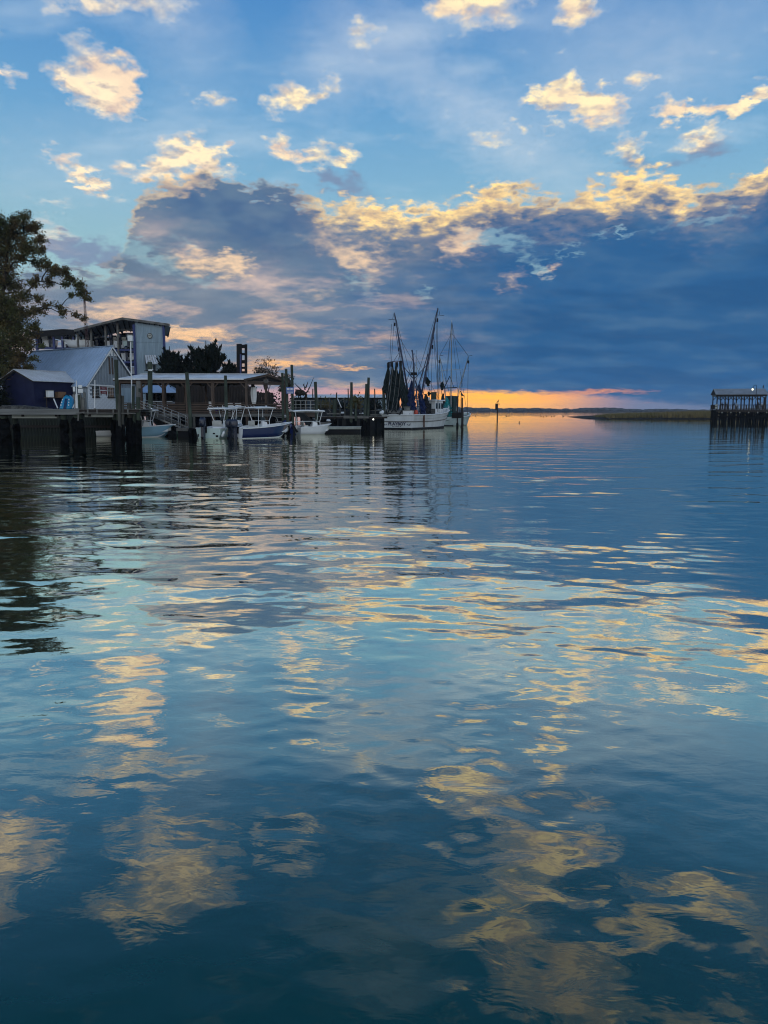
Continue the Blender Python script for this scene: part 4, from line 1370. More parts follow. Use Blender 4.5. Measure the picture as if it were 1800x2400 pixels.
# hip-roofed kiosk behind the pavilion
def kiosk():
    Y = 97.0
    a, b = W(322, 957, Y), W(412, 957, Y)
    r = thing('kiosk', 'pale kiosk with a blue-grey hipped roof seen through the left of the pavilion', 'kiosk', ((a.x + b.x) / 2, Y + 2, LZ))
    ze, zr = zs(921, Y), zs(900, Y + 2)
    A = [Vector((a.x - .3, Y - .3, ze)), Vector((b.x + .3, Y - .3, ze)), Vector((b.x + .3, Y + 4.3, ze)), Vector((a.x - .3, Y + 4.3, ze))]
    R0, R1 = Vector((a.x + 1.3, Y + 2, zr)), Vector((b.x - 1.6, Y + 2, zr))
    for poly in ((A[0], A[1], R1, R0), (A[2], A[3], R0, R1), (A[3], A[0], R0), (A[1], A[2], R1)):
        MB().prism(list(poly), (0, 0, .06)).build('roof', M_TINB, r, world=True)
    for x0, y0, x1, y1 in ((a.x, Y, b.x, Y), (a.x, Y + 4, b.x, Y + 4)):
        block('wall', r, M_GABLE, (x0, y0, LZ + .5), (x1, y1, LZ + .5), .1, 1.0)
        for k in range(5):
            block('post', r, M_TIMBD, (x0 + (x1 - x0) * k / 4, y0, LZ), (x0 + (x1 - x0) * k / 4, y0, ze), .14, .14)
    block('counter', r, M_WHITE, (a.x + 2.0, Y - .12, LZ + 1.05), (b.x - .4, Y - .12, LZ + 1.05), .4, .08)
    block('back_panel', r, M_DARK, (a.x, Y + 3.8, LZ + 1.1), (b.x, Y + 3.8, LZ + 1.1), .08, 2.1)
kiosk()

# dark timber screen wall, added as backing to close bright gaps behind the pavilion
def screen():
    Y = 94.0
    a, b = W(414, 957, Y), W(640, 957, Y)
    r = thing('backing_screen', 'added dark timber screen wall closing the gaps behind the pavilion', 'wall', ((a.x + b.x) / 2, Y, LZ))
    x = a.x
    while x < b.x:
        w = random.uniform(.34, .40)
        block('board', r, M_TIMBD, (x + w / 2, Y, LZ), (x + w / 2, Y, zs(903, Y) + random.uniform(-.15, .1) - (0 if x < W(575, 0, Y).x else .9)), w - .015, .06)
        x += w
    for z in (LZ + .6, LZ + 2.0):
        block('batten', r, M_TIMBD, (a.x, Y + .06, z), (b.x, Y + .06, z), .08, .12)
screen()

# floodlight and gull on the thick piling
def floodlight():
    c = T_LAMP + Vector((0, 0, -.95))
    r = thing('floodlight', 'white floodlight on a bracket of the thick tall piling', 'lamp', tuple(c))
    MB().beam(c + Vector((-.05, -R_LAMP - .02, 0)), c + Vector((-.05, -R_LAMP - .35, .05)), .06).build('bracket', M_BLACK, r, world=True)
    MB().cbox(c + Vector((.25, -R_LAMP - .3, .05)), (.5, .16, .16)).build('housing', M_WHITE, r, world=True, bevel=.02)
    MB().tube([c + Vector((.45, -R_LAMP - .3, 0)), c + Vector((.72, -R_LAMP - .42, -.06))], [.09, .14], 8).build('lamp_head', M_BLACK, r, world=True)
    MB().beam(c + Vector((-.45, -R_LAMP - .28, -.03)), c + Vector((.05, -R_LAMP - .28, .05)), .07).build('arm', M_BLACK, r, world=True)
floodlight()

# gangway down to the floating dock
def gangway():
    Y = 79.0
    a, b = W(330, 960, 83.2), W(432, 1000, 80.6)
    r = thing('gangway', 'aluminium gangway with pipe railings sloping down to the floating dock', 'gangway', tuple((a + b) / 2 * 1.0 - Vector((0, 0, 0))))
    w = Vector((.25, .55, 0))
    n = 16
    for k in range(n):
        p = a.lerp(b, (k + .5) / n)
        block('tread', r, M_GREYW, p - w, p + w, .32, .05)
    for s in (-1, 1):
        o = w * s
        block('side_beam', r, M_ALU, a + o + Vector((0, 0, -.08)), b + o + Vector((0, 0, -.08)), .06, .16)
        for hh in (.45, .78, 1.08):
            MB().tube([a + o + Vector((0, 0, hh)), b + o + Vector((0, 0, hh))] if hh < 1 else
                      [a + o + Vector((0, 0, hh)), b.lerp(a, .05) + o + Vector((0, 0, hh)), b + o + Vector((0, 0, hh - .15)), b + o], .026, 6).build('rail', M_ALU, r, world=True)
        for k in range(7):
            p = a.lerp(b, k / 6.3) + o
            block('stanchion', r, M_ALU, p, p + Vector((0, 0, 1.08)), .05, .05)
gangway()
def float_dock(x0, x1, ytop, Y, dep, label, m=M_GREYW, thick=None, pieces=8):
    a, b = W(x0, ytop, Y), W(x1, ytop, Y)
    r = thing('floating_dock', label, 'floating dock', ((a.x + b.x) / 2, Y, 0), 0, 'floating docks')
    n = pieces
    for k in range(n):
        f0, f1 = k / n, (k + 1) / n
        xa, xb = a.x + (b.x - a.x) * f0, a.x + (b.x - a.x) * f1
        MB().box((xa + .008, Y + .06, a.z - .05), (xb - .008, Y + dep, a.z)).build('deck_board', m, r, world=True)
    MB().box((a.x, Y, a.z - .30), (b.x, Y + .055, a.z + .01)).build('fascia', m, r, world=True)
    MB().box((a.x + .1, Y + .1, -.15), (b.x - .1, Y + dep, a.z - .06)).build('float', M_BLACK, r, world=True)
    return r
float_dock(413, 452, 1003, 76, 3.2, 'grey floating dock at the foot of the gangway')
float_dock(752, 846, 1000, 93, 2.5, 'long pale floating dock in front of the working dock', M_WALE, pieces=12)
float_dock(738, 772, 990, 97, 2.2, 'small floating platform right of the small white boat', M_GREYW, pieces=5)
float_dock(640, 700, 1004, 92, 2.4, 'floating dock behind the small white boat', M_GREYW, pieces=6)

# ------------------------------------------------------------------ low tin shed, working dock
def tin_shed():
    Y = 131.0
    a, b = W(690, 957, Y), W(926, 957, Y)
    r = thing('tin_roof_shed', 'long low blue-grey shed with a patched tin roof behind the working dock', 'shed', ((a.x + b.x) / 2, Y, LZ))
    ze, zr = zs(932, Y - .5), zs(925, Y + 3)
    n = 24
    for k in range(n):
        x0, x1 = a.x - .4 + (b.x - a.x + .8) * k / n, a.x - .4 + (b.x - a.x + .8) * (k + 1) / n
        m = M_WHITE if k in (4, 7, 10, 14, 15, 18, 22) else M_TIN
        sh = .9
        MB().prism([(x0, Y - .6, ze), (x1 - .01, Y - .6, ze), (x1 - .01 + sh, Y + 3, zr), (x0 + sh, Y + 3, zr)], (0, 0, .05)).build('roof_sheet', m, r, world=True)
        MB().prism([(x0 + sh, Y + 3, zr), (x1 - .01 + sh, Y + 3, zr), (x1 - .01, Y + 6.6, ze), (x0, Y + 6.6, ze)], (0, 0, .05)).build('roof_sheet', M_TIN, r, world=True)
    mw = mat('shed_blue_board', (.055, .085, .125), .75, .3, 1.0, stretch=(3, 3, .3))
    n = 40
    for k in range(n):
        x0, x1 = a.x + (b.x - a.x) * k / n, a.x + (b.x - a.x) * (k + 1) / n
        if 29 <= k <= 31:
            continue
        block('wall_board', r, mw if k < 33 else M_CLAD, ((x0 + x1) / 2, Y, LZ), ((x0 + x1) / 2, Y, ze), .5, .06)
    MB().box((a.x, Y + 5.9, LZ), (b.x, Y + 6, ze)).build('rear_wall', mw, r, world=True)
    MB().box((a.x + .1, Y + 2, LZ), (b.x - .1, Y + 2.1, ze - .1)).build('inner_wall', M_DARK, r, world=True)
    block('header', r, M_DARK, (a.x, Y - .08, ze - .15), (b.x, Y - .08, ze - .15), .05, .3)
    for px in (745, 772, 806, 843, 884):
        xx = W(px, 950, Y - .5).x
        block('post', r, M_GREYW, (xx, Y - .5, LZ - .6), (xx, Y - .5, ze - .02), .14, .14)
tin_shed()
def working_dock():
    Y, z = 100.0, 1.85
    a, b = W(738, 975, Y).x, W(908, 975, Y).x
    r = thing('working_dock', 'rough timber working dock left of the white trawler', 'dock', ((a + b) / 2, Y, 0))
    x = a
    while x < b:
        w = random.uniform(.24, .30)
        block('deck_board', r, M_GREYW, (x + w / 2, Y, z + random.uniform(-.02, .02)), (x + w / 2, Y + 3, z), w - .02, .06)
        x += w
    for px0, px1, py, h in ((805, 833, 977.5, .34), (838, 864, 977.5, .32), (766, 796, 969.5, .14), (868, 906, 972.5, .12)):
        block('cap_beam', r, M_GREYW if h > .2 else M_GREYW, W(px0, py, Y - .25), W(px1, py, Y - .25), .2, h)
    for k in range(10):
        xx = a + (b - a) * (k + .4) / 10
        for dy in (.2, 2.6):
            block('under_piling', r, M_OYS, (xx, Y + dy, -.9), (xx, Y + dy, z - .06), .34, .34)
    block('cross_brace', r, M_OYS, (a + .4, Y + .1, .2), (a + 3.0, Y + .1, z - .2), .16, .16)
    block('stringer', r, M_TIMBD, (a, Y + .1, z - .14), (b, Y + .1, z - .14), .2, .2)
    for px in (752, 773, 797, 808, 846, 880):
        block('upright', r, M_PILE2, W(px, 985, Y + 1), W(px, 936 + (px % 7) * 2, Y + 1), .14, .14)
    block('handrail', r, M_GREYW, W(745, 948, Y + 1.1), W(775, 949, Y + 1.1), .06, .07)
    block('handrail', r, M_GREYW, W(870, 963, Y + 1.1), W(912, 960, Y + 1.1), .05, .05)
    block('leaning_plank', r, M_WHITE, W(791, 934, Y + .9), W(800, 955, Y + .5), .10, .05)
    block('leaning_plank', r, M_GREYW, W(795, 941, Y + 1.4), W(810, 931, Y + 1.4), .10, .06)
    block('leaning_plank', r, M_GREYW, W(768, 958, Y + .6), W(776, 966, Y + .4), .08, .05)
    # left jetty with pipe railing in front of the bank
    Y2 = 96.0
    j = thing('pipe_rail_jetty', 'narrow jetty with a grey pipe railing behind the small white boat', 'jetty', (W(710, 975, Y2).x, Y2, 0))
    za = zs(963, Y2)
    for k in range(14):
        px = 678 + k * 4.7
        p = W(px, 963, Y2)
        block('deck_board', j, M_GREYW, (p.x, Y2, za), (p.x, Y2 + 1.6, za), .23, .06)
    block('rim_joist', j, M_BROWN, W(676, 972, Y2 - .05), W(742, 972, Y2 - .05), .1, .55)
    for k in range(6):
        px = 682 + k * 11.5
        block('upright', j, M_ALU, W(px, 963, Y2 + .1), W(px, 939, Y2 + .1), .06, .06)
        block('support', j, M_OYS, (W(px, 963, Y2).x, Y2 + .5, -.9), (W(px, 963, Y2).x, Y2 + .5, za - .05), .24, .24)
    for y in (939, 948, 956):
        block('pipe_rail', j, M_ALU, W(678, y, Y2 + .1), W(744, y, Y2 + .1), .045, .045)
working_dock()
# blue sign on its piling
c = W(680, 915, 82.6)
r = thing('blue_sign', 'small blue sign with white lettering on a piling right of the pavilion', 'sign', tuple(c))
s_ = 82.6 / FPX
MB().cbox((0, 0, 0), (18 * s_, .04, 15 * s_)).build('panel', M_SIGNB, r)
for k in range(5):
    MB().cbox(((-6.4 + 3.2 * k) * s_, -.03, 3.2 * s_), (2.0 * s_, .01, 4.2 * s_)).build('letter_block', M_WHITE, r)
MB().cbox((0, -.03, -1.6 * s_), (15 * s_, .01, .8 * s_)).build('rule_line', M_WHITE, r)
MB().cbox((0, -.03, -5.6 * s_), (14 * s_, .01, 1.3 * s_)).build('rule_line', M_WHITE, r)
# little lamp hanging under the working dock, lit
c = W(875, 983, 99.4)
r = thing('dock_lamp', 'small lit white lamp under the edge of the working dock', 'lamp', tuple(c))
MB().ball((0, 0, 0), (.10, .10, .12)).build('globe', M_LITW, r, smooth=True)
MB().beam((0, 0, .12), (0, .1, .5), .04).build('bracket', M_BLACK, r)

# clutter on the working dock
def heapy(px, py, w, h, Y, label, cat, m, name):
    c = W(px, py, Y)
    s = Y / FPX
    mb = MB().ball((0, 0, 0), (w * s / 2, w * s / 2.5, h * s), 9, 6)
    mb.v = [(x * random.uniform(.8, 1.2), y * random.uniform(.8, 1.2), max(0, z + random.uniform(-.05, .05))) for x, y, z in mb.v]
    o = mb.build(name, m)
    o.location = (c.x, c.y, c.z)
    return tag(o, label, cat)
heapy(803, 969, 12, 4, 101.2, 'white rope heap on the working dock left of the tall piling', 'rope', M_WHITE, 'rope_heap')
heapy(848, 970, 12, 3, 101.2, 'white rope heap on the working dock left of the leaning pilings', 'rope', M_WHITE, 'rope_heap')
heapy(893, 969, 8, 5, 101.2, 'white rounded buoy on the working dock by the nets', 'buoy', M_WHITE, 'dock_buoy')
heapy(826, 969.5, 5, 4, 101.0, 'small white bucket shape beside the tall middle dock piling', 'bucket', M_WHITE, 'bucket')
heapy(770, 987, 10, 5, 99.0, 'crumpled white tarp below the working dock', 'tarp', M_WHITE, 'tarp')

# ------------------------------------------------------------------ trees
def leaf_mesh(name, pts, size, m, parent, flat=.5, seed=1, long=1.6):
    """many small pointed leaves around the given points"""
    q = np.random.default_rng(seed)
    P = np.asarray(pts, dtype=float)
    n = len(P)
    a = q.normal(size=(n, 3)); a /= np.linalg.norm(a, axis=1)[:, None]
    b = q.normal(size=(n, 3)); b[:, 2] *= flat
    b -= a * (a * b).sum(1)[:, None]; b /= np.linalg.norm(b, axis=1)[:, None]
    s = size * q.uniform(.6, 1.35, (n, 1))
    V = np.stack([P - a * s * long / 2, P + b * s * .36, P + a * s * long / 2, P - b * s * .36], 1).reshape(-1, 3)
    me = bpy.data.meshes.new(name)
    me.vertices.add(len(V)); me.vertices.foreach_set('co', V.astype(np.float32).reshape(-1))
    me.loops.add(n * 4); me.loops.foreach_set('vertex_index', np.arange(n * 4, dtype=np.int32))
    me.polygons.add(n); me.polygons.foreach_set('loop_start', np.arange(n, dtype=np.int32) * 4)
    me.update(calc_edges=True)
    me.materials.append(m)
    o = bpy.data.objects.new(name, me)
    COL.objects.link(o)
    o.parent = parent
    return o

def oak():
    Y = 88.5
    s = Y / FPX
    B = W(-28, 957, Y)
    r = thing('oak_tree', 'big half-bare tree with brownish green leaves at the left edge behind the shed', 'tree', (B.x, Y, LZ))
    q = np.random.default_rng(5)
    # crown masses: photograph place, radius, depth offset, leafiness
    cl = [(15, 532, 38, 0, 1), (52, 520, 30, -1, 1), (80, 540, 24, 1, .9), (95, 562, 16, 0, .9), (28, 575, 40, 1, .8), (-25, 560, 60, 0, 1), (70, 578, 30, -1, .8), (98, 588, 14, 0, .9), (-40, 640, 80, 2, 1), (50, 610, 24, 0, .6),
          (88, 618, 18, 1, .8), (112, 625, 18, 0, .9), (136, 640, 20, -1, 1), (155, 634, 13, 0, 1), (168, 652, 16, 0, 1), (186, 668, 15, 0, 1), (196, 686, 13, 0, 1), (206, 700, 10, 0, .9), (176, 690, 12, 0, .8), (150, 668, 14, 0, .7), (118, 662, 18, 1, .7), (84, 660, 20, 0, .6), (92, 700, 16, 0, .8), (60, 690, 22, 0, .7),
          (28, 660, 36, 1, .8), (8, 715, 44, -2, 1.1), (48, 735, 36, -1, 1.1), (88, 728, 18, 0, .9), (112, 715, 12, 0, .7), (140, 722, 11, 0, .9), (152, 733, 11, 0, .8), (180, 738, 9, 0, .9), (197, 748, 8, 0, .9), (86, 762, 18, 0, .9), (72, 785, 16, 0, .9),
          (38, 790, 42, -1, 1.2), (0, 820, 56, -2, 1.2), (50, 835, 30, -1, 1.1), (18, 870, 42, -2, 1.2), (74, 815, 14, -1, .7), (-60, 760, 90, 0, 1), (-50, 860, 70, -1, 1.1), (100, 812, 5, -3, .8), (84, 842, 11, -2, .8), (40, 895, 26, -2, 1.0), (66, 865, 16, -2, .9)]
    T0 = Vector((B.x, Y, LZ)); T1 = W(-12, 800, Y); T2 = W(5, 690, Y + .5); T3 = W(18, 590, Y)
    mb = MB()
    mb.tube([T0 - Vector((0, 0, .3)), T0.lerp(T1, .5) + Vector((.2, 0, 0)), T1, T2, T3], [.62, .52, .42, .27, .12], 10)
    pts = []
    tw = MB()
    nodes = [(T0.lerp(T1, .75), 0), (T1, 0), (T1.lerp(T2, .35), 0), (T1.lerp(T2, .7), 0), (T2, 0), (T2.lerp(T3, .5), 0), (T3, 0)]
    cl.sort(key=lambda e: math.hypot(e[0] - 0, e[1] - 720) - (0 if e[1] < 720 else 0))
    for (px, py, rp, dy, k) in cl:
        c = W(px, py, Y + dy)
        R = rp * s
        # limb from the nearest bough that is already there
        def cost(nd_):
            p_, dt = nd_
            v = c - p_
            return v.length + .35 * dt + (3.0 if v.z < -.5 else 0.0)
        base, dt = min(nodes, key=cost)
        L = (c - base).length
        mid = base.lerp(c, .5) + Vector((q.uniform(-.12, .12) * L, q.uniform(-.12, .12) * L, q.uniform(.02, .16) * L))
        g = max(.3, 1 - dt / 14)
        tw.tube([base, base.lerp(mid, .5) + Vector((q.uniform(-.06, .06) * L, 0, q.uniform(-.02, .05) * L)), mid, mid.lerp(c, .5) + Vector((q.uniform(-.06, .06) * L, 0, q.uniform(-.04, .05) * L)), c], [.13 * g, .11 * g, .09 * g, .07 * g, .045 * g], 5)
        nodes += [(c, dt + L), (mid, dt + L * .5)]
        nt = int(5 + rp * .30)
        for i in range(nt):
            d = Vector(q.normal(size=3)); d.normalize()
            d.z = d.z * .75 + .05
            e = c + d * R * q.uniform(.55, 1.15)
            st = c.lerp(mid, q.uniform(0, .5))
            m1 = st.lerp(e, .55) + Vector(q.normal(size=3) * .12 * R)
            tw.tube([st, m1, e], [.03, .022, .010], 4, False)
            nl = int((56 + 18 * R) * k * q.uniform(.3, 1.7) * max(.42, R))
            for j in range(nl):
                t = q.uniform(.35, 1.1)
                p = (st.lerp(m1, t / .55) if t < .55 else m1.lerp(e, (t - .55) / .45))
                pts.append(p + Vector(q.normal(size=3) * (.09 + .10 * R)))
    mb.build('trunk', M_BARK, r, world=True, smooth=True)
    tw.build('branches', M_BARK, r, world=True)
    inv = XF[r.name].inverted()
    leaf_mesh('crown', [tuple(inv @ p) for p in pts], .165, M_LEAF, r, seed=3)
oak()

def cedar(pxc, pyt, pyb, wpx, Y, label, seed, n=3800, lobes=7, bh=.0):
    q = np.random.default_rng(seed)
    s = Y / FPX
    base = W(pxc, 957, Y)
    r = thing('cedar_tree', label, 'tree', (base.x, Y, LZ), 0, 'dark cedars behind the pavilion')
    zt = zs(pyt, Y)
    H = zt - LZ
    MB().tube([(0, 0, -.2), (0, 0, H * .5), (0, 0, H * .93)], [.28, .2, .04], 8).build('trunk', M_BARK, r)
    R = wpx * s / 2
    pts, up = [], []
    # upward sweeping sprays that end in points
    for i in range(lobes * 9):
        a = q.uniform(0, 2 * math.pi)
        h = q.uniform(.05, .82) ** .8
        rad = R * (1 - h * .62) * q.uniform(.45, 1.0)
        root = Vector((0, 0, H * h * .72))
        tip = Vector((math.cos(a) * rad, math.sin(a) * rad, H * min(.99, h * .80 + .20 + q.uniform(-.05, .05))))
        k = int(n / (lobes * 9))
        for j in range(k):
            t = q.uniform(.15, 1) ** .75
            w = (1.05 - t) * .55 + .05
            p = root.lerp(tip, t) + Vector(q.normal(size=3)) * w * .55
            pts.append(p)
            up.append((tip - root).normalized())
    P = np.array([tuple(p) for p in pts])
    U = np.array([tuple(u) for u in up]) * .7 + np.array([0, 0, .6])
    U = U + q.normal(size=U.shape) * .45
    U /= np.linalg.norm(U, axis=1)[:, None]
    b = np.cross(U, q.normal(size=U.shape)); b /= np.linalg.norm(b, axis=1)[:, None]
    sz = q.uniform(.22, .5, (len(P), 1))
    V = np.stack([P - b * sz * .30, P + b * sz * .30, P + U * sz * 1.25], 1).reshape(-1, 3)
    me = bpy.data.meshes.new('crown')
    me.from_pydata(V.tolist(), [], np.arange(len(V)).reshape(-1, 3).tolist())
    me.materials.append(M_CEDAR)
    o = bpy.data.objects.new('crown', me)
    COL.objects.link(o)
    o.parent = r
    return r
cedar(402, 800, 880, 92, 104, 'dark spiky cedar close to the right of the clad tower', 1, 6400, 8)
cedar(438, 818, 880, 80, 106, 'smaller dark cedar between the two large ones', 4, 4600, 7)
cedar(487, 786, 880, 150, 103, 'largest dark cedar with a ragged pointed top behind the pavilion', 2, 12000, 14)
cedar(541, 832, 880, 84, 105, 'low dark cedar left of the forklift mast', 3, 4600, 8)

def small_tree(px, pyt, wpx, Y, label, seed, name, m, nbr, leaf, dens, drop=0.0, yb=957, cat='tree'):
    q = np.random.default_rng(seed)
    s = Y / FPX
    B = W(px, yb, Y)
    zb = max(LZ, 0)
    r = thing(name, label, cat, (B.x, Y, zb))
    H = zs(pyt, Y) - zb
    R = wpx * s / 2
    mb = MB()
    mb.tube([(0, 0, -.1), (.05, 0, H * .35), (0, 0, H * .6)], [.11, .08, .05], 6)
    mb.build('trunk', M_BARK, r)
    tw = MB()
    pts = []
    for i in range(nbr):
        a = q.uniform(0, 2 * math.pi)
        z0 = H * q.uniform(.25, .6)
        e = Vector((math.cos(a) * R * q.uniform(.3, 1), math.sin(a) * R * q.uniform(.3, 1), H * q.uniform(.55, 1.0)))
        e.z = z0 + (e.z - z0) * (1 - .5 * abs(e.x) / R)
        m1 = Vector((0, 0, z0)).lerp(e, .5) + Vector((0, 0, .2 * H * q.uniform(0, 1)))
        tw.tube([(0, 0, z0), m1, e], [.035, .022, .010], 4, False)
        for j in range(5):
            st = m1.lerp(e, q.uniform(0, .9))
            d = Vector(q.normal(size=3) * .35)
            d.z = abs(d.z) * .6 + drop
            tw.tube([st, st + d], [.014, .008], 3, False)
            for k in range(dens):
                pts.append(st + d * q.uniform(.2, 1.15) + Vector(q.normal(size=3) * .08))
    tw.build('branches', M_BARK, r)
    if pts and dens:
        leaf_mesh('crown', [tuple(p) for p in pts], leaf, m, r, seed=seed, flat=1.0, long=2.6)
    return r
small_tree(625, 828, 82, 100, 'thin feathery tree against the glow right of the forklift mast', 8, 'feathery_tree', M_THIN, 46, .13, 3)
small_tree(668, 872, 44, 99, 'small bushy tree behind the right eave of the pavilion', 9, 'bushy_tree', M_THIN, 26, .17, 7)
def dead_tree():
    Y = 102.0
    B = W(716, 957, Y)
    r = thing('dead_tree', 'bare dead branches with a broken crown right of the blue sign', 'tree', (B.x, Y, LZ))
    mb = MB().tube([B - Vector((0, 0, .2)), W(717, 925, Y), W(706, 916, Y), W(692, 914, Y)], [.2, .18, .16, .09], 7)
    mb.build('trunk', M_BARK, r, world=True)
    mb = MB()
    for path in ([(717, 922), (724, 912), (735, 885)], [(715, 914), (713, 905), (711, 900)], [(716, 910), (720, 900), (722, 894)], [(719, 918), (727, 919)], [(706, 914), (697, 905), (692, 900)], [(711, 904), (713, 899)], [(724, 912), (723, 909)]):
        mb.tube([W(x, y, Y) for x, y in path], [.10] + [.06] * (len(path) - 2) + [.03], 5)
    mb.build('branches', M_BARK, r, world=True)
    mb = MB().ball(tuple(W(705, 921, Y)), (.75, .5, .38), 10, 6)
    mb.v = [(x + random.uniform(-.1, .1), y + random.uniform(-.1, .1), z + random.uniform(-.1, .1)) for x, y, z in mb.v]
    mb.build('vine_tangle', M_BARK, r, world=True)
dead_tree()
# low dark scrub along the bank
def scrub(px, py, w, h, Y, label, seed):
    q = np.random.default_rng(seed)
    s = Y / FPX
    c = W(px, py, Y)
    r = thing('shrub', label, 'shrub', (c.x, Y, LZ), 0, 'scrub along the bank')
    MB().tube([(0, 0, -.05), (0, 0, h * s * .6)], [.08, .03], 5).build('stem', M_BARK, r)
    pts = [(q.normal() * w * s * .28, q.normal() * .6, abs(q.normal()) * h * s * .45 + .1) for _ in range(int(w * h * .9))]
    leaf_mesh('foliage', pts, .22, M_LEAF if seed % 2 else M_CEDAR, r, seed=seed)
scrub(760, 957, 40, 22, 124, 'dark scrub left below the low tin shed', 31)
scrub(800, 957, 46, 18, 125, 'dark scrub before the middle of the low tin shed', 32)
scrub(832, 957, 30, 30, 112, 'green shrub behind the tall middle dock piling', 33)
scrub(880, 957, 44, 20, 124, 'dark scrub before the right end of the low tin shed', 34)
scrub(700, 957, 40, 26, 110, 'dark scrub behind the blue sign', 36)
scrub(600, 957, 90, 34, 96, 'wide dark scrub behind the end of the pavilion', 38)
scrub(-6, 957, 34, 70, 84, 'dark shrub at the left edge beside the navy shed', 42)
scrub(470, 957, 150, 42, 99, 'wide dark scrub behind the middle of the pavilion', 40)

# forklift mast standing over the pavilion roof
def forklift():
    Y = 97.5
    B = W(570, 957, Y)
    r = thing('boat_forklift', 'black mast of a boat forklift rising above the pavilion roof', 'forklift', (B.x, Y, LZ))
    for px in (558, 563.5, 576.5):
        a, b = W(px, 957, Y), W(px, 806 if px < 570 else 807, Y)
        block('mast_rail', r, M_BLACK, (a.x, Y, LZ), b, .30 if px > 570 else .34, .3)
    for py in (812, 830, 848, 862, 874, 900, 930):
        block('cross_member', r, M_BLACK, W(558, py, Y), W(578, py, Y), .2, .42 if py in (812, 848, 874) else .28)
    block('lift_cylinder', r, M_BTRIM, W(564, 957, Y - .2), W(564, 830, Y - .2), .16, .16)
    MB().box((B.x - 1.0, Y + .4, LZ + .5), (B.x + 1.0, Y + 4.2, LZ + 1.7)).build('chassis', M_DARK, r, world=True, bevel=.08)
    for sx in (-1.1, 1.1):
        for dy in (1.0, 3.5):
            MB().tube([(B.x + sx - .2, Y + dy, LZ + .6), (B.x + sx + .2, Y + dy, LZ + .6)], .6, 14).build('wheel', M_BLACK, r, world=True)
    for sx in (-.5, .5):
        MB().beam((B.x + sx, Y - .3, LZ + .3), (B.x + sx, Y - 1.9, LZ + .3), .14, .1).build('fork', M_BLACK, r, world=True)
forklift()

# ------------------------------------------------------------------ small boats (local x forward, y to port)
def hull_rings(L, B, h0, h1, n=15, draft=.25, flare=.82, rake=.10, stern=.94):
    rings = []
    for i in range(n):
        t = i / (n - 1)
        b = B / 2 * (stern + (1 - stern) * min(1, t * 3)) * (1 - max(0, (t - .45) / .55) ** 2.3) + .015
        z = h0 + (h1 - h0) * t ** 1.7
        kz = -draft * (1 - max(0, (t - .55) / .45) ** 2) + (z - .25) * max(0, (t - .72) / .28) ** 2.2
        x = L * t * (1 - rake * 0)
        xk = L * (t - rake * t ** 3)
        ch = b * (flare if t < .5 else flare - .35 * (t - .5) / .5)
        cz = kz + (.16 if t < .6 else .16 + .25 * (t - .6)) * (1 if z - kz > .5 else .5)
        rings.append([(x, b, z), ((x * .5 + xk * .5), b * .55 + ch * .45, (z * .45 + cz * .55)), (xk, ch, cz), (xk, 0, kz), (xk, -ch, cz), ((x * .5 + xk * .5), -(b * .55 + ch * .45), (z * .45 + cz * .55)), (x, -b, z)])
    return rings

def outboard(r, x, y, z, m=None, s=1.0, tilt=0.0, face=None):
    """cowl, mid section and lower unit behind the transom"""
    e = []
    R = Matrix.Translation((x, y, z)) @ Matrix.Rotation(-tilt, 4, 'Y')
    def T(mb):
        mb.v = [tuple(R @ Vector(p)) for p in mb.v]
        return mb
    mb = MB()
    rings = []
    for (zz, a, b, o) in ((.12, .20, .15, 0), (.2, .30, .20, -.02), (.45, .34, .22, -.03), (.66, .30, .20, -.02), (.78, .20, .14, .0)):
        rings.append([(o - .25 * s + a * s * math.cos(k * math.pi / 6) * .95, b * s * math.sin(k * math.pi / 6), zz * s) for k in range(12)])
    cw = T(mb.loft(rings, True, True)).build('outboard_cowl', m or M_MOTOR, r, smooth=True)
    T(MB().box((-.36 * s, -.10 * s, -.75 * s), (-.10 * s, .10 * s, .14 * s))).build('outboard_leg', m or M_MOTOR, r)
    T(MB().box((-.02, -.14 * s, -.3 * s), (.10 * s, .14 * s, .2 * s))).build('outboard_clamp', M_BLACK, r)
    T(MB().tube([(-.5 * s, 0, -.62 * s), (-.1 * s, 0, -.62 * s), (.05 * s, 0, -.62 * s)], [.05 * s, .10 * s, .03 * s], 8)).build('gearcase', M_BLACK, r)
    T(MB().box((-.37 * s - .005, -.13 * s, .42 * s), (-.35 * s, .13 * s, .47 * s))).build('cowl_stripe', M_ALU, cw)

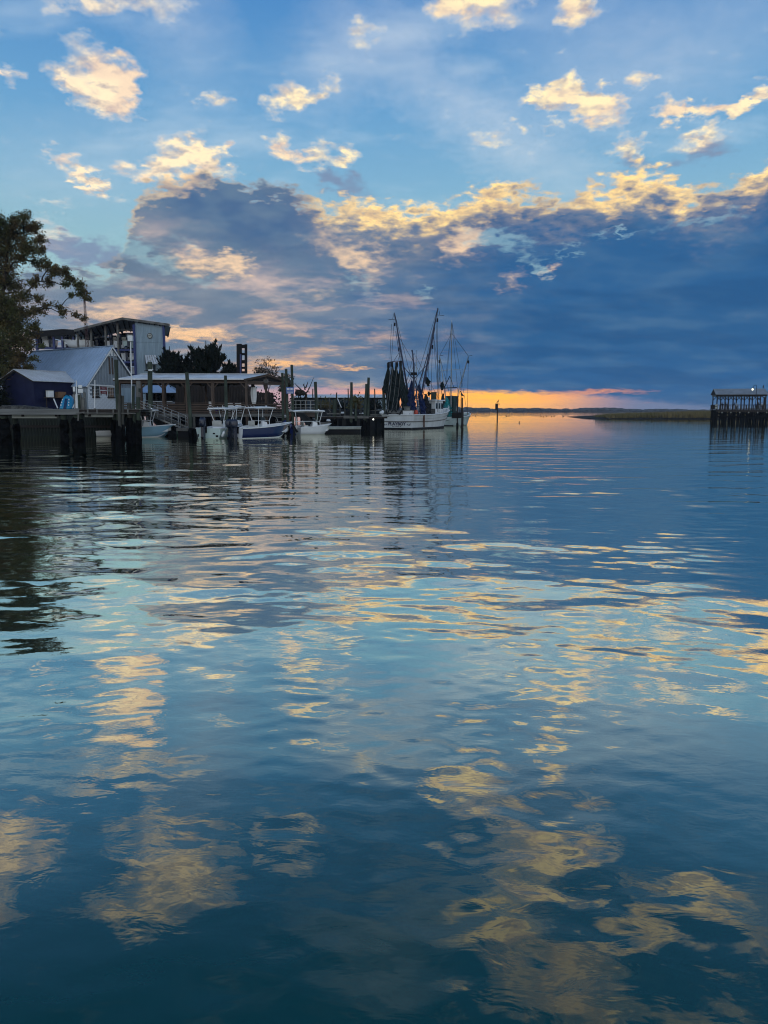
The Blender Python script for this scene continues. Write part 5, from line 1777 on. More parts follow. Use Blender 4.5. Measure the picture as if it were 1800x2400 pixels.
def boat(name, label, cat, loc, head, L, B, h0, h1, hm, um=None, ttop=None, motors=1, console=True, motor_s=1.0, stripe=None, bow_seat=True, tilt=0.0, mm=None, group='small boats moored before the pavilion', ring_lines=0):
    r = thing(name, label, cat, loc, head, group)
    rg = hull_rings(L, B, h0, h1)
    MB().loft(rg).build('hull', hm, r, smooth=True)
    MB().add(rg[0], [(0, 1, 2, 3, 4, 5, 6)]).build('transom', M_GEL if hm is not M_MINT else M_MINT, r)
    # gunwale cap
    mb = MB()
    for s in (0, 6):
        sg = 1 if s == 0 else -1
        rings = []
        for p in rg:
            x, y, z = p[s]
            w = min(.22, abs(y) * .8)
            rings.append([(x, y + sg * .04, z - .04), (x, y + sg * .04, z + .04), (x, y - sg * w, z + .05), (x, y - sg * w, z - .03)])
        mb.loft(rings, True, True)
    mb.build('gunwale', M_GEL, r)
    if stripe:
        mb = MB()
        for s, s2 in ((2, 1), (4, 5)):
            mb.loft([[Vector(p[s]).lerp(Vector(p[s2]), .05) * 1.0 + Vector((0, .012 if s == 2 else -.012, 0)), Vector(p[s]).lerp(Vector(p[s2]), .30) + Vector((0, .012 if s == 2 else -.012, 0))] for p in rg[:-1]])
        mb.build('boot_stripe', stripe, r)
    # sole and inner sides
    zs_ = h0 - .42
    k = len(rg)
    mb = MB().loft([[(p[0][0], max(.0, abs(p[0][1]) - .2), max(zs_, p[3][2] + .06)), (p[0][0], -max(.0, abs(p[0][1]) - .2), max(zs_, p[3][2] + .06))] for i, p in enumerate(rg) if abs(p[0][1]) > .42])
    mb.build('sole', M_GEL, r)
    mb = MB()
    for sg in (1, -1):
        mb.loft([[(p[0][0], sg * max(0, abs(p[0][1]) - .2), p[0][2]), (p[0][0], sg * max(0, abs(p[0][1]) - .2), max(zs_, p[3][2] + .06))] for p in rg if abs(p[0][1]) > .42])
    k2 = max(i for i, p in enumerate(rg) if abs(p[0][1]) > .42)
    mb.add([rg[k2][0], rg[k2][6], tuple(Vector(rg[-1][0]) - Vector((.02, 0, .02)))], [(0, 1, 2)])
    mb.build('inner_liner', M_GEL, r)
    if console:
        cx = L * .46
        MB().prism([(cx - .35, -.42, zs_), (cx + .45, -.42, zs_), (cx + .30, -.42, zs_ + .95), (cx - .2, -.42, zs_ + 1.1)], (0, .84, 0)).build('console', M_GEL, r, bevel=.03)
        MB().prism([(cx + .28, -.40, zs_ + .97), (cx + .02, -.38, zs_ + 1.45), (cx - .01, -.38, zs_ + 1.45), (cx + .22, -.40, zs_ + .97)], (0, .78, 0)).build('windscreen', M_GLASS, r)
        MB().box((cx - 1.25, -.5, zs_), (cx - .8, .5, zs_ + .55)).build('seat_base', M_GEL, r)
        sb = MB().box((cx - 1.3, -.52, zs_ + .552), (cx - .78, .52, zs_ + .68)).build('seat_cushion', M_VINYL, r, bevel=.04)
        MB().box((cx - 1.34, -.5, zs_ + .69), (cx - 1.24, .5, zs_ + 1.1)).build('seat_back', M_VINYL, r, bevel=.04)
        MB().tube([(cx - .32 + .0, 0, zs_ + .95), (cx - .4, 0, zs_ + .98)], .2, 10).build('steering_wheel', M_BLACK, r)
    # stern bench, hatch lines
    MB().box((.12, -B * .36, zs_), (.5, B * .36, h0 - .05)).build('stern_bench', M_GEL, r, bevel=.03)
    if bow_seat:
        MB().prism([(L * .70, -B * .30, zs_ + .02), (L * .70, B * .30, zs_ + .02), (L * .9, B * .10, zs_ + .1), (L * .9, -B * .10, zs_ + .1)], (0, 0, .35)).build('bow_cushion', M_VINYL, r)
    if ttop:
        x0, x1, w, zt = ttop
        mb = MB()
        rings = []
        for i in range(6):
            f = i / 5
            x = x0 + (x1 - x0) * f
            hw = w / 2 * (1 - .12 * (2 * f - 1) ** 2)
            cz = zt + .07 * math.sin(math.pi * f)
            rings.append([(x, -hw, cz - .05), (x, -hw * .5, cz - .02), (x, hw * .5, cz - .02), (x, hw, cz - .05), (x, hw, cz + .03), (x, hw * .5, cz + .09), (x, -hw * .5, cz + .09), (x, -hw, cz + .03)])
        tt = mb.loft(rings, True, True).build('t_top', M_GEL, r)
        for sy in (-1, 1):
            for (xa, xb, ya) in ((x0 + .25, x0 + .45, .52), (x1 - .3, x1 - .55, .50)):
                MB().tube([(xb + (.12 if xb > L * .45 else -.05), sy * ya, zs_ + .05), (xb, sy * ya, zs_ + 1.1), (xa, sy * w * .40, zt - .05)], .035, 6).build('t_top_leg', M_GEL, r)
            MB().tube([(x0 + .45, sy * .52, zs_ + 1.1), (x1 - .55, sy * .5, zs_ + 1.1)], .025, 6).build('t_top_brace', M_GEL, r)
            MB().tube([(x0 + .2, sy * w * .40, zt - .08), (x1 - .2, sy * w * .40, zt - .08)], .03, 6).build('t_top_rail', M_GEL, tt)
        for kx in range(4):
            MB().tube([(x0 - .05, -w * .34 + kx * w * .226, zt - .02), (x0 - .22, -w * .34 + kx * w * .226, zt + .22)], .025, 5).build('rod_holder', M_GEL, tt)
        MB().tube([(x1 - .5, 0, zt + .09), (x1 - .5, 0, zt + .24)], [.10, .06], 8).build('radar_puck', M_GEL, tt)
    if motors:
        for k in range(motors):
            y = 0 if motors == 1 else (-.38 + .76 * k)
            outboard(r, -.05, y, h0 - .12, mm, motor_s, tilt)
    return r

# light blue bow rider at the left
p = W(286, 1018, 77.4)
boat('bow_rider', 'light blue hulled runabout with a white top behind the bleached piling', 'boat', (p.x, 77.4, 0), RAD(4), 5.35, 2.2, .95, 1.25, M_SKYB, ttop=(1.7, 3.5, 1.9, 2.62), motors=1, stripe=M_GEL)
# white boats stern-on
p = W(488, 1026, 73.3)
boat('centre_console', 'white and mint boat stern-on with one dark outboard, leftmost of the white boats', 'boat', (p.x, 73.4, 0), RAD(74), 6.6, 2.75, .95, 1.3, M_MINT, ttop=(1.7, 4.2, 2.25, 2.78), motors=0, stripe=None)
BOAT1 = bpy.data.objects['centre_console']
outboard(BOAT1, -.10, .32, .92, None, 1.35)
MB().box((-.06, -1.05, .12), (-.035, -.80, .30)).build('scupper', M_BLACK, BOAT1)
MB().box((-.06, -.72, .40), (-.035, -.50, .52)).build('transom_badge', M_BLACK, BOAT1)
MB().box((-.06, 1.0, .15), (-.035, 1.12, .40)).build('scupper', M_BLACK, BOAT1)
p = W(522, 1016, 81)
boat('console_boat', 'white boat mostly hidden between the mint boat and the navy hulled boat', 'boat', (p.x, 80.5, 0), RAD(66), 6.0, 2.3, .9, 1.2, M_GEL, ttop=(1.4, 3.4, 2.0, 2.95), motors=1)
p = W(551, 1026, 73.3)
boat('offshore_boat', 'navy hulled boat with a white T-top and two dark outboards', 'boat', (p.x, 73.5, 0), RAD(46), 6.9, 2.6, .95, 1.45, M_NAVYG, ttop=(1.9, 4.2, 2.1, 2.86), motors=2, motor_s=1.25, stripe=M_GEL)
# fender on the navy boat
c = W(523, 1018, 73.2)
r = thing('boat_fender', 'white cylindrical fender hanging between the mint boat and navy boat', 'fender', tuple(c))
MB().tube([(-.12, 0, -.25), (-.10, 0, -.2), (.08, 0, .2), (.12, 0, .28)], [.05, .12, .12, .05], 10).build('body', M_GEL, r, smooth=True)
MB().tube([(.12, 0, .28), (.25, .3, .65)], .015, 4).build('rope', M_WHITE, r)
# small white boat on the right with its motor tilted up
p = W(699, 1017, 86)
boat('bay_boat', 'small white boat with a thin top, rightmost of the moored boats', 'boat', (p.x, 86.2, 0), RAD(24), 3.9, 1.9, .75, 1.15, M_GEL, ttop=(-.8, 2.9, 1.7, 2.55), motors=0, console=True)
BB = bpy.data.objects['bay_boat']
p = W(655, 1008, 90)
sk = boat('skiff', 'small dark sided skiff with a pale canopy left of the tilted outboard', 'boat', (p.x - .8, 88.5, 0), RAD(20), 3.6, 1.7, .65, .9, M_GEL, ttop=(.3, 2.2, 1.5, 1.95), motors=0, console=False, um=None)
# tilted outboard with a navy cover on the skiff's neighbour float
c = W(684, 1002, 84.5)
r = thing('tilted_outboard', 'tilted outboard motor under a navy cover left of the small white boat', 'outboard motor', (c.x, 84.6, 0))
outboard(r, .25, 0, .65, M_NAVYG, 1.7, RAD(35))
MB().tube([(-.35, 0, 1.55), (-.15, .1, 2.1), (-.25, .1, 2.5)], [.16, .12, .05], 8).build('red_bundle', M_RUST, r)
MB().box((.15, -.3, -.3), (.35, .3, .75)).build('mount_bracket', M_BLACK, r)
# flat dinghy by the bulkhead, green jon boat by the floating dock
p = W(232, 1012, 79)
boat('dinghy', 'small flat pale dinghy floating by the bulkhead', 'boat', (p.x, 78.6, .12), RAD(2), 2.4, 1.1, .42, .46, M_GEL, motors=0, console=False, bow_seat=False, group='small boats moored before the pavilion')
p = W(412, 1003, 80)
boat('jon_boat', 'green flat boat tied behind the floating dock', 'boat', (p.x, 80.5, .1), RAD(8), 3.2, 1.4, .6, .7, mat('green_hull', (.08, .15, .11), .5, .2, 2), motors=0, console=False, bow_seat=False)
# stored boats in the racks
Yb = 116.5
def stored(px, py, label, L, m, head, dy=0.0, t=None, mot=1, con=True):
    p = W(px, py, Yb + dy)
    return boat('stored_boat', label, 'boat', (p.x, Yb + dy, p.z + .28), head, L, 2.1, .85, 1.1, m, ttop=t, motors=mot, console=con, motor_s=1.5, group='boats stored in the racks')
stored(222, 817, 'white stored boat on the top rack behind the lattice mast', 5.4, M_GEL, RAD(170), 2.5)
stored(262, 817, 'stored boat with a pale console on the top rack left of the tall barn columns', 5.4, M_NAVYG, RAD(100), .6)
stored(283, 817, 'stored boat on the top rack beside the barn column with engine towards the creek', 5.6, M_GEL, RAD(92), .4)
stored(304, 817, 'stored boat with a big black engine on the top rack next to the clad tower', 5.6, M_MINT, RAD(90), .2)
stored(300, 846, 'white stored boat on the middle rack next to the clad tower', 5.6, M_GEL, RAD(90), .4, None, 1, False)
stored(304, 878, 'white stored boat on the lowest rack next to the clad tower', 5.6, M_GEL, RAD(94), .4, None, 1, False)
Yb = 122.5
stored(118, 814, 'stored boat with a canopy in the lower bay behind the oak', 5.5, M_GEL, RAD(110), 0, (.9, 3.0, 2.0, 2.5), 1, True)
stored(160, 814, 'dark stored boat in the right of the lower bay', 5.5, M_NAVYG, RAD(96), 0, None, 1, True)
stored(96, 814, 'white stored boat with a canopy at the left of the lower bay', 5.2, M_GEL, RAD(92), 0, (.9, 2.8, 2.0, 2.5), 1, True)

# ------------------------------------------------------------------ trawlers (local x forward, y to port)
def trawl_rings(L, B, h0, h1, n=21, draft=.8):
    rings = []
    for i in range(n):
        t = i / (n - 1)
        b = B / 2 * (.97 + .06 * math.sin(math.pi * min(1, t * 1.3))) * (1 - max(0, (t - .52) / .48) ** 2.4) + .02
        z = h0 + (h1 - h0) * max(0, (t - .25) / .75) ** 1.8
        x = L * t
        xw = L * (t - .09 * t ** 4)
        bw = b * (.86 - .32 * max(0, (t - .5) / .5))
        zk = -draft + (z * .55 + draft) * max(0, (t - .86) / .14) ** 2
        rub = h0 * .53 + (z - h0) * .6
        f = (rub - .1) / (z - .1)
        rings.append([(x, b, z), (x * f + xw * (1 - f), b * (.94 * f + .04) + bw * (1 - f) * .96, rub), (xw, bw, .10), (xw, bw * .55, min(zk * .7, .05)), (xw, 0, zk), (xw, -bw * .55, min(zk * .7, .05)), (xw, -bw, .10),
                      (x * f + xw * (1 - f), -(b * (.94 * f + .04) + bw * (1 - f) * .96), rub), (x, -b, z)])
    return rings

def wires(r, name, segs, rad=.03, m=None):
    for a, b in segs:
        MB().tube([a, b], rad, 4).build(name, m or M_RIG, r)

def netbundle(r, pts, rad, m, seed, name='net', n=11):
    q = np.random.default_rng(seed)
    P = [Vector(p) for p in pts]
    rings = []
    K = 16
    for i in range(K):
        f = i / (K - 1) * (len(P) - 1)
        k = min(int(f), len(P) - 2)
        c = P[k].lerp(P[k + 1], f - k)
        R = rad[k] + (rad[k + 1] - rad[k]) * (f - k)
        rings.append([tuple(c + Vector((math.cos(2 * math.pi * j / n) * R * (1 + .38 * q.normal() * .6), math.sin(2 * math.pi * j / n) * R * (1 + .38 * q.normal() * .6), q.normal() * .05))) for j in range(n)])
    return MB().loft(rings, True, True).build(name, m, r)

def trawler():
    st = W(932, 1004, 110)
    r = thing('shrimp_trawler', 'large white shrimp trawler with raised outriggers and dark hanging nets', 'trawler', (st.x, 110, 0), RAD(64))
    L, B = 19.0, 5.2
    rg = trawl_rings(L, B, 2.02, 3.0)
    MB().loft(rg).build('hull', M_TRAWL, r, smooth=False)
    tm = MB().add(rg[0], [tuple(range(9))]).build('transom', M_TRAWL, r)
    # dark band at the waterline
    mb = MB()
    for s0, s1, sg in ((2, 1, 1), (6, 7, -1)):
        mb.loft([[(p[s0][0], p[s0][1] + sg * .03, -.2), tuple(Vector(p[s0]).lerp(Vector(p[s1]), .12) + Vector((0, sg * .03, 0)))] for p in rg[:-1]])
    mb.build('waterline_band', M_BLACK, r)
    MB().box((-.05, -2.2, -.3), (-.01, 2.2, .20)).build('stern_waterline_band', M_BLACK, r)
    # rub rail and cap rail
    for nm, k, w, h, m in (('rub_rail', 1, .10, .12, M_GREYW), ('cap_rail', 0, .14, .14, M_WHITE)):
        for kk in (k, 8 - k):
            pts = [p[kk] for p in rg]
            MB().tube([Vector(p) + Vector((0, (.03 if kk < 4 else -.03), 0)) for p in pts], w / 2 + .02, 6).build(nm, m, r)
    MB().box((-.08, -B * .47, 1.02), (.0, B * .47, 1.14)).build('stern_rub_rail', M_GREYW, r)
    MB().box((-.10, -B * .49, 1.96), (.16, B * .49, 2.10)).build('stern_cap_rail', M_WHITE, r)
    MB().loft([[(p[0][0], p[0][1] - .05, p[0][2] - .55), (p[0][0], -p[0][1] + .05, p[0][2] - .55)] for p in rg]).build('deck', M_GREYW, r)
    # rust weeping down the side
    MB().box((3.2, -B / 2 - .16, .25), (3.35, -B / 2 + .02, 2.0)).build('rub_chain', M_RUST, r)
    # name on the stern
    def letters(txt, size, yc, zc, parent):
        cu = bpy.data.curves.new('name_letters', 'FONT')
        cu.body = txt
        cu.size = size
        cu.extrude = .012
        cu.offset = .018
        cu.align_x = 'CENTER'
        cu.align_y = 'CENTER'
        tmp = bpy.data.objects.new('tmp_text', cu)
        COL.objects.link(tmp)
        bpy.context.view_layer.update()
        me = bpy.data.meshes.new_from_object(tmp.evaluated_get(bpy.context.evaluated_depsgraph_get()))
        bpy.data.objects.remove(tmp)
        me.materials.clear()
        me.materials.append(mat('dark_blue_lettering', (.010, .012, .055), .5, .1, 2))
        o = bpy.data.objects.new('name_letters', me)
        COL.objects.link(o)
        o.parent = parent
        # text x -> local -y, text y -> z, facing aft (-x)
        o.matrix_local = Matrix(((0, 0, -1, -.035), (-1, 0, 0, yc), (0, 1, 0, zc), (0, 0, 0, 1)))
        return o
    o = letters('PLAYBOY', .60, .10, .73, tm)
    w = max(v.co.x for v in o.data.vertices) - min(v.co.x for v in o.data.vertices)
    o.scale = (2.75 / w, 1.0, 1.0)
    for sg in (1, -1):
        y0 = .10 + sg * 1.62
        pts = [(-.04, y0 + sg * .42 + .0, .93), (-.04, y0 + sg * .46, .74), (-.04, y0 + sg * .30, .58), (-.04, y0 + sg * .12, .60), (-.04, y0 - sg * .02, .70), (-.04, y0 + sg * .04, .74)]
        MB().tube(pts, [.02, .05, .06, .035, .05, .02], 6).build('scroll_mark', mat('dark_blue_lettering', (.010, .012, .055)), tm)
    for k, (yy, ww) in enumerate(((.62, .18), (.30, .10), (.14, .10), (-.02, .14), (-.2, .12), (-.55, .16))):
        MB().box((-.045, .1 + yy - ww / 2, .35), (-.03, .1 + yy + ww / 2, .43)).build('port_mark', mat('dark_blue_lettering', (.010, .012, .055)), tm)
    # wheelhouse
    wh = MB()
    x0, x1, hw, z0, z1 = 10.2, 14.0, 1.55, 1.7, 4.1
    wh.loft([[(x0, -hw, z0), (x1 - .4, -hw, z0), (x1, -hw * .55, z0), (x1, hw * .55, z0), (x1 - .4, hw, z0), (x0, hw, z0)], [(x0, -hw, z1), (x1 - .6, -hw, z1), (x1 - .2, -hw * .55, z1), (x1 - .2, hw * .55, z1), (x1 - .6, hw, z1), (x0, hw, z1)]], True, True)
    h = wh.build('wheelhouse', M_WHITE, r)
    rf = MB().loft([[(x0 - .3, -hw - .2, z1 + .02), (x1, -hw - .2, z1 + .02), (x1 + .3, 0, z1 + .02), (x1, hw + .2, z1 + .02), (x0 - .3, hw + .2, z1 + .02)], [(x0 - .3, -hw - .1, z1 + .18), (x1 - .1, -hw - .1, z1 + .18), (x1 + .1, 0, z1 + .2), (x1 - .1, hw + .1, z1 + .18), (x0 - .3, hw + .1, z1 + .18)]], True, True).build('wheelhouse_roof', M_WHITE, r)
    for k in range(3):
        xa = x0 + .25 + k * 1.1
        MB().box((xa, -hw - .03, 2.9), (xa + .75, -hw + .02, 3.75)).build('window', M_GLASS, h)
    MB().box((x0 - .03, -.95, 2.8), (x0 + .02, -.2, 3.7)).build('window', M_GLASS, h)
    MB().box((x0 - .03, .2, 1.75), (x0 + .02, .95, 3.7)).build('door', M_GREYW, h)
    MB().cbox((12.0, .3, 4.5), (.4, .4, .35)).build('radar_dome', M_WHITE, rf, bevel=.1)
    for k in range(8):
        a = rg[12 + k][8]
        MB().tube([a, (a[0], a[1], a[2] + .55)], .03, 5).build('bow_stanchion', M_WHITE, r)
    MB().tube([(rg[12 + k][8][0], rg[12 + k][8][1], rg[12 + k][8][2] + .55) for k in range(8)], .035, 5).build('bow_rail', M_WHITE, r)
    # mast, A-frame and boom
    mx = 5.6
    MB().tube([(mx, 0, 1.4), (mx, 0, 9.2), (mx - .05, .25, 11.4)], [.16, .13, .08], 8).build('mast', M_BOOM, r)
    MB().tube([(mx - .05, .25, 11.2), (mx - .1, .25, 11.45)], [.12, .12], 8).build('masthead', M_BOOM, r)
    MB().cbox((mx, 0, 8.0), (.7, .75, .4)).build('lamp_platform', M_BLACK, r)
    for s in (-1, 1):
        MB().tube([(mx - .2, s * 2.2, 1.6), (mx, s * .9, 5.2), (mx, s * .25, 7.0)], .10, 7).build('a_frame_leg', M_BOOM, r)
        MB().tube([(mx - 2.4, s * 1.9, 1.6), (mx - .2, s * .4, 6.2)], .08, 6).build('back_stay_leg', M_BOOM, r)
    for z, w in ((3.2, 1.9), (4.4, 1.35), (5.6, .95)):
        MB().beam((mx, -w, z), (mx, w, z), .10).build('a_frame_rung', M_BOOM, r)
    MB().tube([(mx, -.1, 4.2), (mx + 1.5, -1.6, 10.9)], [.10, .06], 6).build('cargo_boom', M_BOOM, r)
    # outriggers, topped up
    T = {}
    for s, tip in ((1, (6.0, 3.35, 17.0)), (-1, (6.0, -3.55, 17.3))):
        a = Vector((6.0, s * .75, 3.4))
        b = Vector(tip)
        T[s] = (a, b)
        og = MB().tube([a, a.lerp(b, .5), b], [.15, .13, .07], 7).build('outrigger', M_BOOM, r)
        # ladder rungs and lower spar alongside
        a2, b2 = a + Vector((-.2, s * .45, .3)), a.lerp(b, .80) + Vector((-.2, s * .22, 0))
        MB().tube([a2, b2], .045, 5).build('truss_rod', M_BOOM, og)
        for k in range(9):
            f = .05 + k * .1
            MB().beam(a.lerp(b, f * .8), a2.lerp(b2, f), .04).build('truss_tie', M_BOOM, og)
        c = a.lerp(b, .93)
        MB().beam(c, c + Vector((0, s * 1.15, -.15 if s < 0 else .0)), .10, .05).build('tip_board', M_BLACK, og)
        MB().tube([c + Vector((0, s * .5, .0)), b + Vector((0, s * .12, -.1))], .03, 4).build('tip_bridle', M_RIG, og)
        MB().tube([c + Vector((0, s * .15, -1.0)), c + Vector((0, s * .15, -.5))], .13, 7).build('pulley_block', M_BLACK, og)
        MB().tube([a.lerp(b, .60) + Vector((0, s * .35, -.2)), a.lerp(b, .60) + Vector((0, s * .35, .35))], .11, 7).build('pulley_block', M_BLACK, og)
        MB().beam(a.lerp(b, .42), (mx, 0, 7.2), .09).build('spreader', M_BOOM, og)
    (pa, pb), (sa, sb) = T[1], T[-1]
    wires(r, 'rigging_wire', [(pb, (mx, .2, 6.5)), (sb, (mx, -.2, 6.5)), (pb, (1.0, 2.0, 2.0)), (sb, (1.0, -2.0, 2.0)), (pb + Vector((0, .5, -1.6)), (6.0, 4.1, 10.2)), (pa.lerp(pb, .6), (5.4, 2.6, 9.6)),
                              (pa.lerp(pb, .6), (5.0, 3.2, 9.6)), (sa.lerp(sb, .9), (6.0, -3.9, 2.2)), (sa.lerp(sb, .6) + Vector((0, -.3, 0)), (5.0, -3.0, 2.2)), (sa.lerp(sb, .75), (7.0, -3.2, 6.0)),
                              ((mx, 0, 11.0), (17.8, 0, 3.0)), ((mx, 0, 11.0), (.3, 0, 2.1)), (pa.lerp(pb, .75), (17.0, .3, 3.0)), (sa.lerp(sb, .75), (17.0, -.3, 3.0)), ((mx + 1.5, -1.6, 10.9), (10.5, -.5, 4.3)),
                              ((mx, .1, 9.0), (.6, 1.6, 2.1)), ((mx, -.1, 9.0), (.6, -1.6, 2.1)), (sb, (9.0, -2.4, 2.4)), (pb, (9.0, 2.4, 2.4)), ((mx, 0, 8.2), (3.0, -2.3, 2.2)), ((mx, 0, 8.2), (3.0, 2.3, 2.2))], .028)
    MB().tube([(7.6, .5, 4.2), (7.6, .5, 10.0)], .05, 6).build('pale_pole', M_MASTW, r)
    MB().tube([(7.6, .5, 10.0), (7.6, .5, 11.6)], .018, 4).build('whip_aerial', M_RIG, r)
    # net head gear and the hanging nets on the port outrigger
    for k, y in enumerate((4.15, 3.55, 2.65, 1.95)):
        MB().cbox((5.6 - .15 * k, y, 9.35 + .12 * (k % 2)), (.35, .3, .75)).build('net_block', M_BLACK, r)
    MB().tube([(5.6, 4.2, 9.75), (5.5, 3.0, 9.9), (5.2, 1.7, 9.85)], .06, 6).build('net_spreader', M_BLACK, r)
    netbundle(r, [(5.6, 4.15, 9.2), (5.5, 4.25, 7.6), (5.4, 4.45, 5.6), (5.2, 3.9, 4.9), (5.0, 3.7, 2.1)], [.10, .42, .62, .34, .30], M_NET, 1)
    netbundle(r, [(5.5, 3.45, 9.2), (5.3, 3.2, 7.2), (5.0, 3.1, 5.6), (4.9, 3.1, 2.0)], [.10, .45, .50, .32], M_NET, 2)
    netbundle(r, [(5.2, 2.7, 9.3), (5.0, 2.6, 7.0), (4.8, 2.45, 5.2), (4.6, 2.5, 2.0)], [.10, .48, .62, .36], M_NET, 3)
    netbundle(r, [(5.0, 1.95, 9.4), (4.8, 1.6, 7.0), (4.5, 1.0, 4.2), (4.2, .55, 1.7)], [.12, .42, .55, .60], M_NET, 4)
    netbundle(r, [(5.6, .35, 7.0), (5.3, .35, 5.2), (4.9, .1, 3.3), (4.6, -.3, 1.6)], [.10, .42, .70, .62], M_NETB, 5)
    netbundle(r, [(5.9, -.75, 6.4), (5.9, -1.0, 4.8), (5.7, -1.4, 3.0), (5.4, -1.6, 1.7)], [.10, .34, .50, .42], M_NETB, 6)
    netbundle(r, [(6.2, -1.7, 7.6), (6.3, -1.9, 6.9), (6.4, -2.0, 6.2)], [.12, .42, .16], M_NET, 7)
    netbundle(r, [(7.4, -1.6, 5.4), (7.4, -1.8, 5.1), (7.4, -1.6, 4.8)], [.1, .28, .1], M_NET, 8)
    netbundle(r, [(6.6, -1.5, 5.0), (6.6, -1.7, 3.4), (6.4, -1.8, 1.6)], [.2, .45, .5], M_DARK, 9)
    for (y, x) in ((3.3, 4.6), (2.1, 4.3), (2.9, 4.5), (1.4, 4.2)):
        MB().tube([(x, y, 9.0), (x - 1.2, y - .1, 5.0), (x - 2.4, y - .2, 2.1)], .035, 4).build('tow_rope', M_GREYW, r)
    # deck gear
    MB().box((.7, -1.9, 1.5), (1.9, -.45, 2.62)).build('deck_box', M_WHITE, r, bevel=.03)
    MB().box((.65, -1.95, 2.625), (1.95, -.40, 2.70)).build('deck_box_lid', M_GREYW, r)
    MB().tube([(2.3, -.4, 1.5), (2.3, -.4, 3.05)], .42, 12).build('winch_drum', M_CONC, r)
    MB().tube([(2.3, -.4, 3.05), (2.3, -.4, 3.2)], .55, 12).build('drum_flange', M_GREYW, r)
    MB().ball((1.6, -2.15, 2.35), (.35, .30, .42)).build('orange_float', M_ORANGE, r, smooth=True)
    for y, sg in ((1.25, 1), (-.05, -1)):
        MB().tube([(.05, y - .5 * sg, 2.75), (.0, y - .1 * sg, 2.2), (-.08, y + .35 * sg, 2.12), (-.02, y + .55 * sg, 2.6)], [.07, .12, .13, .07], 7).build('trawl_door', M_BLACK, r)
        MB().tube([(-.03, y - .3 * sg, 2.35), (-.14, y + .25 * sg, 2.28)], .08, 6).build('trawl_door_plate', M_GREYW, r)
    MB().box((.35, -.4, 1.5), (.55, 1.5, 2.62)).build('stern_board', M_GREYW, r)
    MB().tube([(-.1, 2.5, 2.15), (.3, 2.5, 2.5)], .22, 8).build('white_float', M_WHITE, r)
    MB().box((7.6, -1.9, 1.5), (9.4, -.6, 2.9)).build('hatch_cover', M_DARK, r)
    for k in range(3):
        MB().beam((7.6, -1.95, 2.1 + .3 * k), (9.2, -1.95, 2.1 + .3 * k), .05, .10).build('fish_basket', M_GREYW, r)
    return r
trawler()

